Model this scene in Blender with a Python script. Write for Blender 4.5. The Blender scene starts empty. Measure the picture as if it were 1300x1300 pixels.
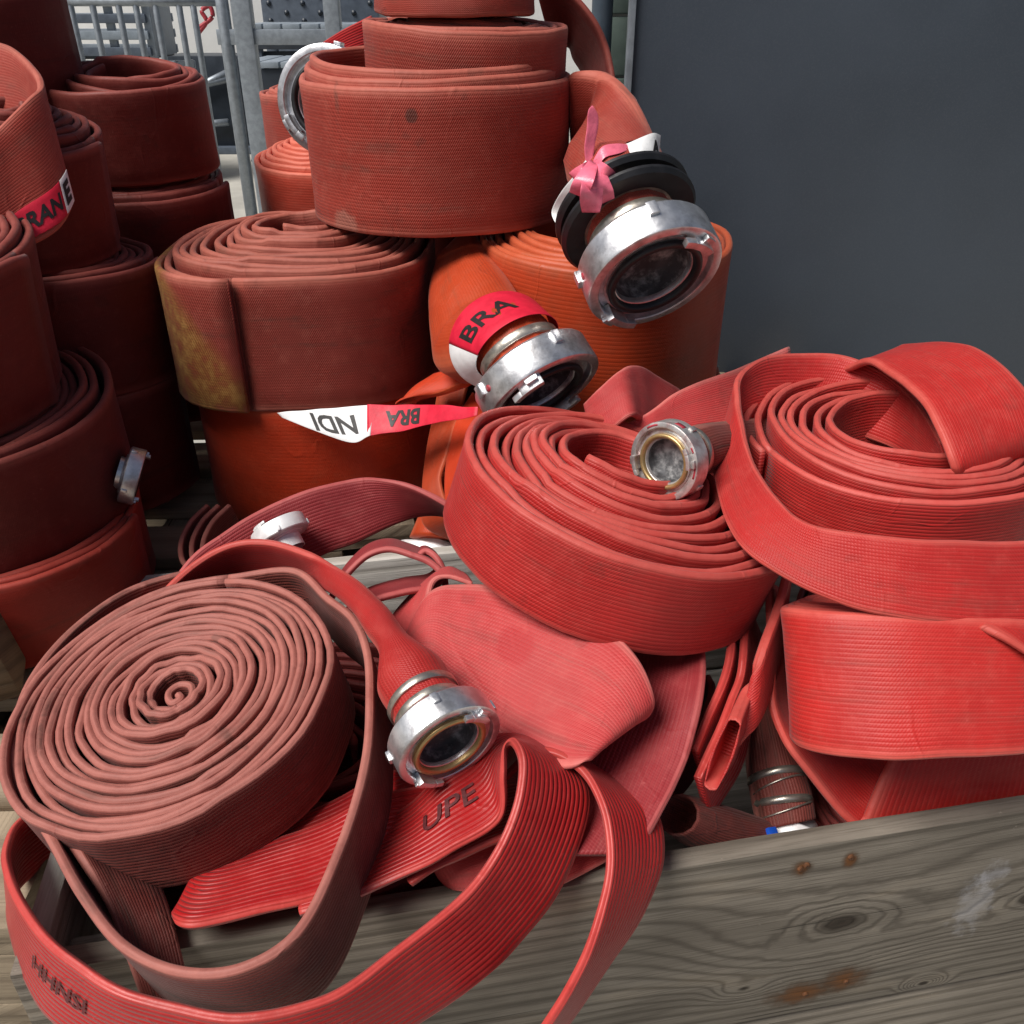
import bpy, bmesh, math, random
import numpy as np
from mathutils import Vector, noise as mnoise
random.seed(7)
S = bpy.context.scene
COL = S.collection
# ------------------------------------------------------------------ camera, sky, sun, exposure
F = 1126.0; TH = math.radians(30); H = 1.35          # focal length in photo pixels (1300 wide), pitch, lens height
cam = bpy.data.cameras.new('camera'); co = bpy.data.objects.new('camera', cam); COL.objects.link(co)
cam.sensor_width = 36; cam.lens = 36 * F / 1300; cam.clip_start = .02; cam.clip_end = 300
co.location = (0, 0, H); co.rotation_euler = (math.radians(60), 0, 0); S.camera = co
SUN_EL, SUN_AZ = math.radians(55), math.radians(238)   # azimuth clockwise from +Y: behind the camera, to its left
w = bpy.data.worlds.new('World'); S.world = w; w.use_nodes = True
nt = w.node_tree; sky = nt.nodes.new('ShaderNodeTexSky'); sky.sky_type = 'NISHITA'; sky.sun_disc = False
sky.sun_elevation = SUN_EL; sky.sun_rotation = SUN_AZ; sky.air_density = 1.0; sky.dust_density = 3.5; sky.ozone_density = 1
nt.links.new(sky.outputs[0], nt.nodes['Background'].inputs[0]); nt.nodes['Background'].inputs[1].default_value = .05
sl = bpy.data.lights.new('sun', 'SUN'); sl.energy = 4.0; sl.angle = math.radians(32); sl.color = (1, .965, .92)
so = bpy.data.objects.new('sun', sl); COL.objects.link(so)
sdir = Vector((math.sin(SUN_AZ) * math.cos(SUN_EL), math.cos(SUN_AZ) * math.cos(SUN_EL), math.sin(SUN_EL)))
so.rotation_euler = sdir.to_track_quat('Z', 'Y').to_euler(); so.location = (0, 0, 8)
S.view_settings.view_transform = 'Standard'; S.view_settings.look = 'None'
S.view_settings.exposure = 0.16; S.view_settings.gamma = 1
GZ = .17                                              # ground level
DECK = .605                                           # top of the pallet piles

# ------------------------------------------------------------------ geometry helpers
Rv = np.array([1., 0, 0]); Uv = np.array([0, math.sin(TH), math.cos(TH)]); Fv = np.array([0, math.cos(TH), -math.sin(TH)])
CAM = np.array([0, 0, H])
def ray(x, y): return Fv + Rv * (x - 650) / F - Uv * (y - 650) / F
def P(x, y, d):
    """point in the place seen at photo pixel x, y: d > 0 metres in front of the lens, d < 0 at height -d"""
    r = ray(x, y)
    return CAM + r * (d if d > 0 else (-d - H) / r[2])
def unit(v):
    v = np.asarray(v, float); return v / max(np.linalg.norm(v), 1e-9)
def axis_at(x, y, dx, dy, c):
    v = unit(ray(x, y)); m = Rv * dx - Uv * dy; m = unit(m - v * (m @ v))
    return -v * c + m * math.sqrt(1 - c * c)
def solveB(a, x, y, w, sg):
    r = unit(ray(x, y)); t0 = (a - CAM) @ r; q = CAM + r * t0; h2 = w * w - (a - q) @ (a - q)
    return q + r * (sg * math.sqrt(max(h2, 0)))
def empty(name, loc, label, cat, group=None):
    o = bpy.data.objects.new(name, None); COL.objects.link(o); o.location = tuple(loc); o.empty_display_size = .05
    o['label'] = label; o['category'] = cat
    if group: o['group'] = group
    return o
def link(name, me, mat, parent=None):
    o = bpy.data.objects.new(name, me); COL.objects.link(o)
    if mat and not me.materials: me.materials.append(mat)
    if parent is not None:
        o.parent = parent
        m = Vector((0, 0, 0)); p = parent
        while p is not None: m += p.location; p = p.parent
        o.location = -m                                  # meshes are written in world coordinates; empties only carry a location
    return o
def mesh_obj(name, V, Fc, mat, parent=None, smooth=True, uv=None):
    me = bpy.data.meshes.new(name); me.from_pydata([tuple(v) for v in V], [], Fc)
    if smooth: me.polygons.foreach_set('use_smooth', [True] * len(me.polygons))
    if uv is not None:
        lay = me.uv_layers.new(name='UVMap'); li = np.zeros(len(me.loops), int); me.loops.foreach_get('vertex_index', li)
        lay.data.foreach_set('uv', np.asarray(uv, float)[li].ravel())
    me.update()
    return link(name, me, mat, parent)

def catmull(K, n):
    K = [np.asarray(k, float) for k in K]; out = []
    if len(K) == 2:
        return [K[0] + (K[1] - K[0]) * i / n for i in range(n + 1)]
    E = [2 * K[0] - K[1]] + K + [2 * K[-1] - K[-2]]
    for i in range(1, len(E) - 2):
        p0, p1, p2, p3 = E[i - 1:i + 3]
        t0 = 0.; t1 = t0 + max(np.linalg.norm(p1[:6] - p0[:6]), 1e-4) ** .5; t2 = t1 + max(np.linalg.norm(p2[:6] - p1[:6]), 1e-4) ** .5; t3 = t2 + max(np.linalg.norm(p3[:6] - p2[:6]), 1e-4) ** .5
        for j in range(n):
            t = t1 + (t2 - t1) * j / n
            A1 = p0 * (t1 - t) / (t1 - t0) + p1 * (t - t0) / (t1 - t0); A2 = p1 * (t2 - t) / (t2 - t1) + p2 * (t - t1) / (t2 - t1); A3 = p2 * (t3 - t) / (t3 - t2) + p3 * (t - t2) / (t3 - t2)
            B1 = A1 * (t2 - t) / (t2 - t0) + A2 * (t - t0) / (t2 - t0); B2 = A2 * (t3 - t) / (t3 - t1) + A3 * (t - t1) / (t3 - t1)
            out.append(B1 * (t2 - t) / (t2 - t1) + B2 * (t - t1) / (t2 - t1))
    out.append(K[-1]); return out

class Rib:
    """a flat hose as a row of frames: edge A, edge B, thickness"""
    def __init__(s, A, B, T):
        s.A = np.array(A); s.B = np.array(B); s.T = np.array(T, float)
        s.C = (s.A + s.B) / 2; d = s.B - s.A; s.w = np.linalg.norm(d, axis=1); s.W = d / np.maximum(s.w, 1e-9)[:, None]
        t = np.gradient(s.C, axis=0); s.t = t / np.maximum(np.linalg.norm(t, axis=1), 1e-9)[:, None]
        n = np.cross(s.t, s.W); s.N = n / np.maximum(np.linalg.norm(n, axis=1), 1e-9)[:, None]
        s.u = np.concatenate([[0], np.cumsum(np.linalg.norm(np.diff(s.C, axis=0), axis=1))])
    def at(s, u, v, off):
        """v metres from the middle towards B, off metres along N beyond the face"""
        i = int(np.clip(np.searchsorted(s.u, u) - 1, 0, len(s.u) - 2)); f = (u - s.u[i]) / max(s.u[i + 1] - s.u[i], 1e-9)
        L = lambda a: a[i] * (1 - f) + a[i + 1] * f
        T, w_ = L(s.T), L(s.w); k = 1.0
        if T > .3 * w_: k = math.sqrt(max(0, 1 - (2 * v / w_) ** 2))
        return L(s.C) + L(s.W) * v + L(s.N) * (math.copysign(T / 2 * k, off) + off)
def profile(w_, t, m=7):
    """closed outline of a flattened hose: bulged round edges, flat faces; an ellipse when it is inflated"""
    pts = []
    k = min(1, max(0, (t / w_ - .12) / .35))
    r = t / 2
    for sgn in (1, -1):
        for i in range(m):                                 # along one face
            a = -1 + 2 * i / (m - 1)
            x = a * (w_ / 2 - r * (1 - k)) * sgn
            fl = r * (1 - .22 * (1 - a ** 8))
            ang = math.pi / 2 * (1 - abs(a)); ex = math.cos(math.pi / 2 * (1 - abs(a))) if k > 0 else 0
            el_x = w_ / 2 * math.sin(a * math.pi / 2 * .94) * sgn; el_y = r * math.cos(a * math.pi / 2 * .94)
            pts.append((x * (1 - k) + el_x * k, (fl * (1 - k) + el_y * k) * sgn))
        for j in (1, 2, 3):                                # round the edge
            b = math.pi / 2 - math.pi * j / 4
            fx = (w_ / 2 - r) + r * math.cos(b); fy = r * math.sin(b)
            ex = w_ / 2 * (.9956 + .0044 * math.cos(b)); ey = r * .09 * math.sin(b) * 1.0
            pts.append(((fx * (1 - k) + ex * k) * sgn, (fy * (1 - k) + ey * k) * sgn))
    return pts
def rib_mesh(name, rb, mat, parent, i0=0, i1=None, u_off=0., open_end=None, caps=True):
    i1 = len(rb.C) if i1 is None else i1
    V = []; UV = []; Fc = []; n = 20
    def ring(i, inset=0., back=0.):
        p = profile(max(rb.w[i] - 2 * inset, .004), max(rb.T[i] - 2 * inset, .0008)); base = rb.C[i] + rb.t[i] * back
        for a, b in p:
            V.append(base + rb.W[i] * a + rb.N[i] * b); UV.append((rb.u[i] + u_off + back, a / max(rb.w[i], 1e-6) + .5))
    for i in range(i0, i1): ring(i)
    m = i1 - i0
    for i in range(m - 1):
        for j in range(n):
            a = i * n + j; b = i * n + (j + 1) % n; Fc.append((a, b, b + n, a + n))
    if open_end is not None:                                # a cut end one can look into
        last = (m - 1) * n
        for bk, ins in ((.0, .0022), (-.02, .0024), (-.06, .0026)):
            s0 = len(V); ring(i1 - 1, ins, bk)
            for j in range(n): Fc.append((last + j, last + (j + 1) % n, s0 + (j + 1) % n, s0 + j))
            last = s0
        Fc.append(tuple(range(last, last + n)))
        if caps: Fc.append(tuple(range(n - 1, -1, -1)))
    elif caps:
        Fc.append(tuple(range(n - 1, -1, -1))); Fc.append(tuple((m - 1) * n + j for j in range(n)))
    return mesh_obj(name, V, Fc, mat, parent, True, UV)

def ripple(rb, amp=None):
    """small uneven bends, so that no hose lies like a sheet of plastic"""
    amp = amp or (.0016 if rb.T.max() > .003 else .0026)
    k = np.clip(1 - rb.T / np.maximum(rb.w, 1e-6) * 2.2, 0, 1) * amp; A = rb.A.copy(); B = rb.B.copy(); sd = float(rb.C[0][0] * 91 + rb.C[0][2] * 57)
    for i in range(len(rb.u)):
        A[i] += rb.N[i] * k[i] * 1.5 * mnoise.noise(Vector((rb.u[i] * 19, sd, 1))) + rb.W[i] * k[i] * .7 * mnoise.noise(Vector((rb.u[i] * 27, sd, 2)))
        B[i] += rb.N[i] * k[i] * 1.5 * mnoise.noise(Vector((rb.u[i] * 19, sd, 3))) + rb.W[i] * k[i] * .7 * mnoise.noise(Vector((rb.u[i] * 27, sd, 4)))
    return Rib(A, B, rb.T)
def edges(pts, w_, t=.0075, n=10, end=None):
    """hose from photo edges: (ax, ay, da, bx, by, db or '+'/'-', thickness)"""
    K = []
    for p in pts:
        a = P(p[0], p[1], p[2]); db = p[5]
        b = solveB(a, p[3], p[4], p[7] if len(p) > 7 else w_, 1 if db == '+' else -1) if isinstance(db, str) else P(p[3], p[4], db)
        K.append(np.concatenate([a, b, [p[6] if len(p) > 6 and p[6] else t]]))
    if end is not None:                                     # (mouth centre, mouth direction, outer diameter)
        c, ax, od = end[:3]; W = unit(K[-1][3:6] - K[-1][:3]); W = unit(W - ax * (W @ ax)); r = .655 * od / 2
        for bk in (end[3] if len(end) > 3 else (1.75, 1.2, .62)): o = np.asarray(c) - ax * bk * od / 2; K.append(np.concatenate([o - W * r, o + W * r, [2 * r]]))
    R = np.array(catmull(K, n)); return ripple(Rib(R[:, :3], R[:, 3:6], R[:, 6]))
def edgesW(pts, Wv, t=.0075, n=10):
    """hose whose edge A is seen in the photo and whose width runs along Wv (metres)"""
    Wv = np.asarray(Wv, float); K = [np.concatenate([P(*p[:3]), P(*p[:3]) + (np.asarray(p[3]) if len(p) > 3 else Wv), [t]]) for p in pts]
    R = np.array(catmull(K, n)); return Rib(R[:, :3], R[:, 3:6], R[:, 6])
cx_, sx_ = math.cos, math.sin
def coil_frames(c, nrm, R, w_, t, turns, r0, phase=0, up=None, sx=1, sy=1, tele=0., jit=.0012, zj=.003, seed=0, cw=1, shift=(0, 0), seg=56, lean=0., corners=None, gap_out=0.):
    """spiral round c (middle of the seen rim plane), rim normal nrm; returns edge A (rim) and edge B rows"""
    rnd = random.Random(seed); nrm = unit(nrm); up = np.array([0, 1., 0]) if up is None else np.asarray(up, float)
    ey = unit(up - nrm * (up @ nrm)); ex = np.cross(ey, nrm)
    A = []; B = []; N = int(turns * seg)
    jr = [rnd.uniform(-1, 1) for _ in range(int(turns) + 4)]; jz = [rnd.uniform(-1, 1) for _ in range(int(turns) + 4)]
    pa = rnd.uniform(0, 6.28)
    for i in range(N + 1):
        q = i / seg; f = q / turns; k = int(q); g = q - k; g = g * g * (3 - 2 * g)
        th = phase + cw * (2 * math.pi * (q - turns))
        r = r0 + (R - r0) * f + jit * (jr[k] * (1 - g) + jr[k + 1] * g) + jit * .9 * math.sin(3 * th + pa + k)
        if gap_out and f > 1 - 1 / turns: r += gap_out * (1 - (1 - f) * turns)
        r += .0011 * mnoise.noise(Vector((3.1 * cx_(th), 3.1 * sx_(th), q * .9 + seed * 3.7))) * (2.2 if jit > .001 else 1)
        z = tele * (1 - f) + .0022 * mnoise.noise(Vector((2.3 * cx_(th) + 9, 2.3 * sx_(th), q * 1.3 + seed))) + zj * (jz[k] * (1 - g) + jz[k + 1] * g) + zj * .5 * math.sin(2 * th + pa * 2 + k * 1.7)
        cx, cy = math.cos(th), math.sin(th)
        if corners:
            pw = 2 + corners; m_ = (abs(cx) ** pw + abs(cy) ** pw) ** (1 / pw); r = r / m_
        rr = np.array([r * cx * sx + shift[0] * (1 - f), r * cy * sy + shift[1] * (1 - f)])
        rad = ex * cx + ey * cy
        a = c + ex * rr[0] + ey * rr[1] + nrm * z
        b = a - nrm * w_ + rad * lean
        A.append(a); B.append(b)
    return A, B, N, seg
def coil(name, label, cat, mat, c, nrm, R, w_, turns, r0, t=.0085, group='rolled fire hoses', tail=None, split=1.0, core=True, tail_name='loose_end', **kw):
    A, B, N, seg = coil_frames(np.asarray(c, float), nrm, R, w_, t, turns, r0, **kw)
    T = [t] * len(A)
    if tail:
        k0 = [np.concatenate([A[-6], B[-6], [t]])] + [np.concatenate([a, b, [tt]]) for a, b, tt in tail]
        ks = [np.concatenate([A[-1], B[-1], [t]])] + k0[1:]
        tr = catmull(ks, 12)[1:]
        A = A + [q[:3] for q in tr]; B = B + [q[3:6] for q in tr]; T = T + [q[6] for q in tr]
    rb = Rib(A, B, T)
    root = empty(name, np.asarray(c) - unit(nrm) * w_, label, cat, group)
    s1 = N - int(split * seg)
    rib_mesh('rolled_core', rb, mat, root, 0, s1 + 1)
    rib_mesh('outer_turn', rb, mat, root, s1, N + 1)
    if tail: rib_mesh(tail_name, rb, mat, root, N, None)
    root_rb[root.name] = rb
    return root, rb, N
root_rb = {}

def lathe(prof, c, ax, seg=48, close=False):
    """(radius, z) outline turned round ax through c"""
    ax = unit(ax); h = np.array([0, 0, 1.]) if abs(ax[2]) < .9 else np.array([1., 0, 0]); e1 = unit(np.cross(h, ax)); e2 = np.cross(ax, e1)
    V = []; Fc = []
    for r, z in prof:
        for k in range(seg):
            a = 2 * math.pi * k / seg; V.append(c + ax * z + (e1 * math.cos(a) + e2 * math.sin(a)) * r)
    m = len(prof)
    for i in range(m if close else m - 1):
        for k in range(seg):
            Fc.append((i * seg + k, i * seg + (k + 1) % seg, ((i + 1) % m) * seg + (k + 1) % seg, ((i + 1) % m) * seg + k))
    return V, Fc, e1, e2
def arc_block(c, ax, e1, e2, a0, a1, r0, r1, z0, z1, n=8):
    V = []; Fc = []
    for i in range(n + 1):
        a = a0 + (a1 - a0) * i / n; d = e1 * math.cos(a) + e2 * math.sin(a)
        for r, z in ((r0, z0), (r1, z0), (r1, z1), (r0, z1)): V.append(c + d * r + ax * z)
    for i in range(n):
        for j in range(4): Fc.append((i * 4 + j, i * 4 + (j + 1) % 4, i * 4 + 4 + (j + 1) % 4, i * 4 + 4 + j))
    Fc += [(3, 2, 1, 0), tuple(n * 4 + j for j in range(4))]
    return V, Fc
def shade_auto(o, deg=38):
    me = o.data
    bm = bmesh.new(); bm.from_mesh(me); bmesh.ops.recalc_face_normals(bm, faces=bm.faces)
    for e in bm.edges: e.smooth = len(e.link_faces) == 2 and e.calc_face_angle(0) < math.radians(deg)
    for f in bm.faces: f.smooth = True
    bm.to_mesh(me); bm.free()
def bevel(o, wd, seg=2, deg=30):
    bm = bmesh.new(); bm.from_mesh(o.data)
    es = [e for e in bm.edges if len(e.link_faces) == 2 and e.calc_face_angle(0) > math.radians(deg)]
    bmesh.ops.bevel(bm, geom=es, offset=wd, segments=seg, affect='EDGES', profile=.6)
    bm.to_mesh(o.data); bm.free(); shade_auto(o)
def coupling(parent, c, ax, od, mats, rot=0., seal='rubber', tail=.85, dots=(), bands=2, cap=False, red_band=False):
    """claw coupling of outer diameter od; c is the middle of its open face, ax points out of the mouth"""
    c = np.asarray(c, float); ax = unit(ax); R = od / 2; al = mats['alu']
    prof = [(.555, -tail), (.575, -tail), (.575, -.56), (.66, -.55), (.70, -.535), (.72, -.50), (.93, -.48), (.975, -.465), (1.0, -.43), (1.0, .0), (.985, .035), (.955, .05), (.86, .05), (.845, .035), (.83, -.06), (.80, -.07), (.74, -.07), (.74, -.02), (.60, -.02), (.57, -.04), (.55, -.10), (.55, -tail), (.555, -tail)]
    V, Fc, e1, e2 = lathe([(r * R, z * R) for r, z in prof], c, ax, 56)
    ea = e1 * math.cos(rot) + e2 * math.sin(rot); eb = np.cross(ax, ea)
    body = mesh_obj('coupling', V, Fc, al, parent); shade_auto(body, 35)
    def part(nm, VF, m, bev=.0008):
        o = mesh_obj(nm, VF[0], VF[1], m, body); 
        if bev: bevel(o, bev)
        return o
    for k in (0, 1):                                         # the two hooked claws
        a = math.pi * k
        V1, F1 = arc_block(c, ax, ea, eb, a - .26, a + .20, .755 * R, .865 * R, -.06 * R, .20 * R, 6)
        V2, F2 = arc_block(c, ax, ea, eb, a + .20, a + .40, .755 * R, .865 * R, .10 * R, .20 * R, 3)
        V3, F3 = arc_block(c, ax, ea, eb, a - .20, a + .02, .865 * R, .955 * R, .052 * R, .13 * R, 3)
        n1 = len(V1); n2 = n1 + len(V2)
        part('claw', (V1 + V2 + V3, F1 + [tuple(i + n1 for i in f) for f in F2] + [tuple(i + n2 for i in f) for f in F3]), al)
    for k in range(4):                                       # wrench lugs on the rim
        a = math.pi * (.25 + .5 * k)
        part('lug', arc_block(c, ax, ea, eb, a - .07, a + .07, .985 * R, 1.06 * R, -.43 * R, -.22 * R, 3), al, .0015)
    for a in dots:
        dd = ea * math.cos(a) + eb * math.sin(a)
        Vd, Fd, _, _ = lathe([(0.0005, .006 * R), (.055 * R, .006 * R), (.055 * R, -.03 * R)], c + dd * R * 1.0 - ax * .24 * R, dd, 14)
        mesh_obj('paint_dot', Vd, Fd, mats['red_paint'], body)
    if red_band:
        for k in range(9):
            a = 2 * math.pi * k / 9 + .2
            part('paint_mark', arc_block(c, ax, ea, eb, a, a + .16 + .1 * (k % 3), .985 * R if k % 2 else .90 * R, 1.004 * R if k % 2 else .95 * R, .0 if not k % 2 else -.22 * R, .053 * R if not k % 2 else -.05 * R, 4), mats['red_paint'], 0)
    sm = mats['brass'] if seal == 'brass' else mats['rubber']
    Vs, Fs, _, _ = lathe([(.70 * R, -.02 * R), (.705 * R, .03 * R), (.69 * R, .06 * R), (.65 * R, .07 * R), (.61 * R, .06 * R), (.595 * R, .02 * R), (.58 * R, -.06 * R)], c, ax, 48)
    mesh_obj('seal_ring', Vs, Fs, sm, body)
    Vb, Fb, _, _ = lathe([(.549 * R, -.11 * R), (.545 * R, -.35 * R), (.52 * R, -.42 * R), (.0005, -.44 * R)], c, ax, 40)
    mesh_obj('bore', Vb, Fb, mats['bore'], body)
    for k in range(bands):
        z = -(.68 + .34 * k) * R
        Vs, Fs, _, _ = lathe([(.64 * R, z), (.685 * R, z), (.70 * R, z - .02 * R), (.70 * R, z - .14 * R), (.685 * R, z - .16 * R), (.64 * R, z - .16 * R)], c, ax, 40)
        o = mesh_obj('clamp_band', Vs, Fs, mats['steel'], body); shade_auto(o)
    return body

# ------------------------------------------------------------------ materials
def newmat(name):
    m = bpy.data.materials.new(name); m.use_nodes = True; t = m.node_tree; return m, t, t.nodes['Principled BSDF']
class G:
    """small node-building helper"""
    def __init__(s, t): s.t = t
    def n(s, ty, **k):
        x = s.t.nodes.new(ty)
        for a, b in k.items(): setattr(x, a, b)
        return x
    def set(s, sock, v):
        if isinstance(v, bpy.types.NodeSocket): s.t.links.new(v, sock)
        else: sock.default_value = v
    def m(s, op, a, b=0., c=None, clamp=False):
        x = s.n('ShaderNodeMath', operation=op, use_clamp=clamp); s.set(x.inputs[0], a); s.set(x.inputs[1], b)
        if c is not None: s.set(x.inputs[2], c)
        return x.outputs[0]
    def mix(s, f, a, b, mode='MIX'):
        x = s.n('ShaderNodeMix', data_type='RGBA', blend_type=mode); s.set(x.inputs[0], f)
        for i, v in ((6, a), (7, b)): s.set(x.inputs[i], v if isinstance(v, bpy.types.NodeSocket) else tuple(v) + ((1,) if len(v) == 3 else ()))
        return x.outputs[2]
    def noise(s, vec, scale, detail=3, rough=.55, dist=0.):
        x = s.n('ShaderNodeTexNoise'); s.set(x.inputs['Vector'], vec); x.inputs['Scale'].default_value = scale; x.inputs['Detail'].default_value = detail
        x.inputs['Roughness'].default_value = rough; x.inputs['Distortion'].default_value = dist; return x.outputs[0]
    def ramp(s, f, a, b, lo=0., hi=1.):
        x = s.n('ShaderNodeMapRange', interpolation_type='SMOOTHSTEP'); s.set(x.inputs[0], f)
        for i, v in enumerate((a, b, lo, hi)): x.inputs[1 + i].default_value = v
        return x.outputs[0]
def hose_mat(name, base, rim, dirt=(.05, .03, .022), dirt_amt=.35, ribs=22, rib_h=.5, rib_tint=.25, weave=.25, rough=.52, patch=None, spots=0.0):
    m, t, b = newmat(name); g = G(t)
    tc = g.n('ShaderNodeTexCoord'); oi = g.n('ShaderNodeObjectInfo'); sep = g.n('ShaderNodeSeparateXYZ'); t.links.new(tc.outputs['UV'], sep.inputs[0])
    u, v = sep.outputs[0], sep.outputs[1]; ob = tc.outputs['Object']
    off = g.n('ShaderNodeVectorMath', operation='ADD'); t.links.new(ob, off.inputs[0])
    cx = g.n('ShaderNodeCombineXYZ'); g.set(cx.inputs[0], g.m('MULTIPLY', oi.outputs['Random'], 17.)); t.links.new(cx.outputs[0], off.inputs[1]); ob = off.outputs[0]
    # wear along the folded edges of the flat hose
    e = g.m('ABSOLUTE', g.m('SUBTRACT', v, .5)); ew = g.ramp(e, .405, .49)
    n1 = g.noise(ob, 9, 4, .6); n2 = g.noise(ob, 42, 5, .65); n3 = g.noise(ob, 170, 3, .6)
    ewn = g.m('MULTIPLY', ew, g.ramp(n2, .22, .62, .55, 1.))
    # long streaks along the hose
    cuv = g.n('ShaderNodeCombineXYZ'); g.set(cuv.inputs[0], g.m('MULTIPLY', u, 5.)); g.set(cuv.inputs[1], g.m('MULTIPLY', v, 9.)); g.set(cuv.inputs[2], g.m('MULTIPLY', oi.outputs['Random'], 31.))
    st = g.noise(cuv.outputs[0], 1., 5, .62)
    rb = g.m('SINE', g.m('MULTIPLY', v, ribs * 2 * math.pi)); rbh = g.m('POWER', g.m('ADD', g.m('MULTIPLY', rb, .5), .5), 2.2)
    col = g.mix(g.ramp(n1, .3, .7), [c * .86 for c in base], [min(1, c * 1.1) for c in base])
    col = g.mix(g.m('MULTIPLY', g.ramp(n2, .45, .75), .22), col, rim)
    col = g.mix(g.m('MULTIPLY', g.m('MULTIPLY', rbh, g.ramp(st, .3, .65)), rib_tint), col, rim)
    col = g.mix(ewn, col, rim)
    col = g.mix(g.m('MULTIPLY', g.m('MULTIPLY', g.ramp(st, .5, .74), g.ramp(n2, .3, .6)), dirt_amt), col, dirt)
    col = g.mix(g.m('MULTIPLY', g.ramp(n3, .62, .78), .18 + spots), col, [min(1, c * 1.25 + .04) for c in rim])
    col = g.mix(g.m('MULTIPLY', g.ramp(g.noise(ob, 23, 2, .5), .68, .74), .55 * dirt_amt + spots), col, dirt)
    col = g.mix(g.m('MULTIPLY', g.m('MULTIPLY', g.ramp(n1, .50, .70), g.ramp(n2, .36, .66)), min(.7, dirt_amt * 1.0)), col, [c * .42 for c in base])
    if patch: col = patch(g, col, u, v, n2)
    # each object is dyed and weathered a little differently
    hs = g.n('ShaderNodeHueSaturation'); t.links.new(col, hs.inputs['Color']); g.set(hs.inputs['Value'], g.m('ADD', g.m('MULTIPLY', oi.outputs['Random'], .14), .93)); t.links.new(hs.outputs[0], b.inputs['Base Color'])
    g.set(b.inputs['Roughness'], g.m('ADD', g.m('MULTIPLY', n2, .3), rough - .15)); b.inputs['Specular IOR Level'].default_value = .30; b.inputs['Sheen Weight'].default_value = .06; b.inputs['Sheen Roughness'].default_value = .45
    wv = g.m('MULTIPLY', g.m('SINE', g.m('ADD', g.m('MULTIPLY', u, 2 * math.pi / .0030), g.m('MULTIPLY', v, ribs * math.pi * 2))), weave)
    cw_ = g.n('ShaderNodeCombineXYZ'); g.set(cw_.inputs[0], g.m('MULTIPLY', u, 11.)); g.set(cw_.inputs[1], g.m('MULTIPLY', v, 1.1)); g.set(cw_.inputs[2], g.m('MULTIPLY', oi.outputs['Random'], 57.))
    cr = g.m('MULTIPLY', g.ramp(g.m('ABSOLUTE', g.m('SUBTRACT', g.noise(cw_.outputs[0], 1., 2, .5, .3), .5)), .0, .022, -.6, 0.), g.ramp(n1, .45, .62))
    h = g.m('ADD', g.m('ADD', g.m('ADD', cr, g.m('MULTIPLY', g.m('MULTIPLY', rbh, g.ramp(n1, .3, .65, .45, 1.1)), rib_h)), g.m('MULTIPLY', wv, g.m('SUBTRACT', 1., ew))), g.m('ADD', g.m('MULTIPLY', n3, .35), g.m('MULTIPLY', n1, 2.2)))
    bp = g.n('ShaderNodeBump'); bp.inputs['Strength'].default_value = .55; bp.inputs['Distance'].default_value = .0016
    t.links.new(h, bp.inputs['Height']); t.links.new(bp.outputs[0], b.inputs['Normal'])
    return m
def simple(name, colr, rough=.5, metal=0., var=.15, nscale=30, bump=.15, spec=.5, dirt=None, damt=.4, dscale=14):
    m, t, b = newmat(name); g = G(t); ob = g.n('ShaderNodeTexCoord').outputs['Object']
    n = g.noise(ob, nscale, 5, .6); c = g.mix(g.ramp(n, .3, .7), [x * (1 - var) for x in colr], [min(1, x * (1 + var)) for x in colr])
    if dirt: c = g.mix(g.m('MULTIPLY', g.ramp(g.noise(ob, dscale, 6, .65), .45, .72), damt), c, dirt)
    t.links.new(c, b.inputs['Base Color']); b.inputs['Metallic'].default_value = metal; b.inputs['Specular IOR Level'].default_value = spec
    g.set(b.inputs['Roughness'], g.m('ADD', g.m('MULTIPLY', n, .25), rough - .12))
    bp = g.n('ShaderNodeBump'); bp.inputs['Strength'].default_value = bump; bp.inputs['Distance'].default_value = .002; t.links.new(n, bp.inputs['Height']); t.links.new(bp.outputs[0], b.inputs['Normal'])
    return m
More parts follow.
